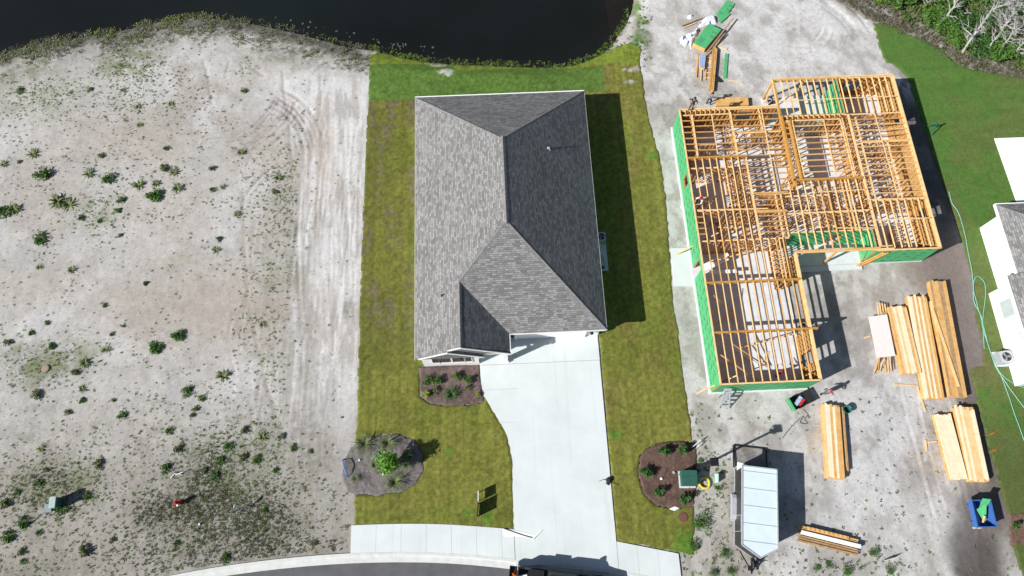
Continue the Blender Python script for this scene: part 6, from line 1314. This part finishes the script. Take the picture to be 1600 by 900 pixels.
# ================================================================ WOODS at the upper right
ws=[shrub('woodland_shrub',40+i,1.15,1.5,15,46,.13,m) for i,m in enumerate(('leaf_mid','leaf_dark','leaf_mid','leaf_olive'))]
wp=[]
WOODP=[P(1352,8),P(1400,32),P(1450,50),P(1505,92),P(1560,104),P(1612,118),(59,40),(60,54),(34,54)]
rg=random.Random(3); tries=0
while len(wp)<95 and tries<4000:
    tries+=1; x=rg.uniform(34,58); y=rg.uniform(39,54); s=float(sdist(np.array([x]),np.array([y]),WOODP)[0])
    if s>-.8: continue
    if fbm(np.array([x]),np.array([y]),2.2,200,2)[0]<.40: continue
    if any((x-a)**2+(y-b)**2<1.15 for a,b in wp): continue
    wp.append((x,y))
usedw=set()
for i,(x,y) in enumerate(wp):
    k=rg.choice((0,0,1,1,2,3)); pr=ws[k]; o=pr if k not in usedw else copy_tree(pr); usedw.add(k); sc=rg.uniform(.65,1.25); o.location=(x,y,-.05); o.rotation_euler=(0,0,rg.uniform(0,6.28)); o.scale=(sc,sc,sc*rg.uniform(.8,1.2))
    edge=float(sdist(np.array([x]),np.array([y]),WOODP)[0])>-2
    tag(o,('%s shrub %s'%(('mid green','dark green','mid green','olive')[k],('at the edge of the woods by the neighbouring lawn' if edge else 'deep in the woods at the upper right corner')+(', left part' if x<42 else ', middle part' if x<47 else ', right part'))),'shrub','shrubs of the woods in the upper right corner')
for i,w_ in enumerate(ws):
    if i not in usedw: bpy.data.objects.remove(w_)
def dwood(X,Y):
    s=sdist(X,Y,WOODP); return (1-sm(s,-1.0,.0))*(.35+.65*sm(fbm(X,Y,1.6,210,2),.4,.6))
tufts('undergrowth',5200,dwood,.34,((.06,.12,.02),(.09,.16,.03),(.04,.08,.015),(.13,.17,.04),(.12,.11,.08)),('tangled low undergrowth beneath the shrubs of the woods','undergrowth'),41,(33,60,38,54),(5,9),.9,narrow=.2)
def deadtree(name,seed,base,tip,h,r,nb,label,spread=.55):
    nb=int(nb*1.8)
    """bleached bare tree: leaning trunk with forking limbs"""
    rr=random.Random(seed); b=wpt(*base); t=wpt(tip[0],tip[1],h); d=t-b; e=empty(name,b,0,label,'dead tree','bleached dead trees in the woods')
    def wig(p,q,n,a): 
        o=[p]
        for i in range(1,n): o.append(p.lerp(q,i/n)+Vector((rr.uniform(-a,a),rr.uniform(-a,a),rr.uniform(-a,a)*.6)))
        return o+[q]
    tr=wig(Vector((0,0,-.1)),d,6,.16*h/4); MB().tube(tr,[r*(1-.13*i) for i in range(7)],7).build('trunk',M['deadwood'],e)
    for k in range(nb):
        i=rr.randint(1,5); p=tr[i].lerp(tr[i+1],rr.random()); a=rr.uniform(0,6.28); L=h*rr.uniform(.2,spread); q=p+Vector((math.cos(a)*L*.7,math.sin(a)*L*.7,L*rr.uniform(.1,.8)))
        w=wig(p,q,4,.1*L); mb=MB(); r0=r*rr.uniform(.3,.5); mb.tube(w,[r0,r0*.8,r0*.6,r0*.4,r0*.2],5)
        for j in range(rr.randint(3,7)):
            s=w[rr.randint(1,3)]; a2=a+rr.uniform(-.9,.9); l2=L*rr.uniform(.3,.6); mb.tube(wig(s,s+Vector((math.cos(a2)*l2,math.sin(a2)*l2,l2*.4)),3,.08*l2),[r0*.4,r0*.3,r0*.2,r0*.1],4)
        mb.build('branch',M['deadwood'],e)
for i,(b,t,h,r,nb,l) in enumerate((((1468,38),(1501,-4),2.6,.14,6,'thick pale leaning dead tree left of the others'),((1503,83),(1553,8),4.5,.13,8,'tall pale dead tree rising from the edge of the woods above the lawn'),((1536,86),(1580,30),3.5,.09,8,'slender crooked dead tree, second from the lawn edge'),((1553,88),(1590,45),2.8,.08,8,'slender dead tree whose branches fan out near the right edge'),((1572,90),(1612,60),2.8,.09,7,'low leaning dead tree at the right edge of the woods'),((1545,30),(1575,-20),3.8,.08,14,'twiggy dead tree at the top edge of the woods, left of two'),((1572,22),(1600,-20),3.8,.08,16,'twiggy dead tree in the very top right corner'),((1560,55),(1598,5),3.6,.08,16,'densely twigged dead tree in the middle of the woods'),((1480,22),(1518,20),1.2,.06,4,'fallen pale branch arching over the dark shrubs'),((1440,12),(1462,-6),2.,.06,5,'short dead tree at the top edge left of the thick one'),((1580,60),(1616,20),3.2,.08,12,'twiggy dead tree near the right edge above the low leaning one'))):
    deadtree('dead_tree',60+i,b,t,h,r,nb,l,.5)
# fallen stone pieces by the woods
for i,(px,py,l) in enumerate(((1450,52,'pale stone lying where the woods meet the lawn, upper one'),(1473,72,'pale stone at the edge of the woods, lower one'),(1512,86,'brownish stone at the foot of the tall dead tree'))):
    bm=bmesh.new(); bmesh.ops.create_icosphere(bm,subdivisions=2,radius=.3)
    for v in bm.verts: v.co*=1+.25*math.sin(v.co.x*9+v.co.y*13+i); v.co.z*=.4
    me=bpy.data.meshes.new('stone'); bm.to_mesh(me); bm.free(); me.materials.append(M['stone']); o=bpy.data.objects.new('stone',me); COL.objects.link(o); x,y=P(px,py); o.location=(x,y,0); o.scale=(1.3,.6,1); tag(o,l,'stone')
for o in bpy.data.objects:
    if o.parent is None and o.type=='EMPTY' and not kids(o): print('childless',o.name)
    if o.type=='MESH' and o.parent is None and not o.get('label') and not o.get('kind'): print('untagged',o.name)
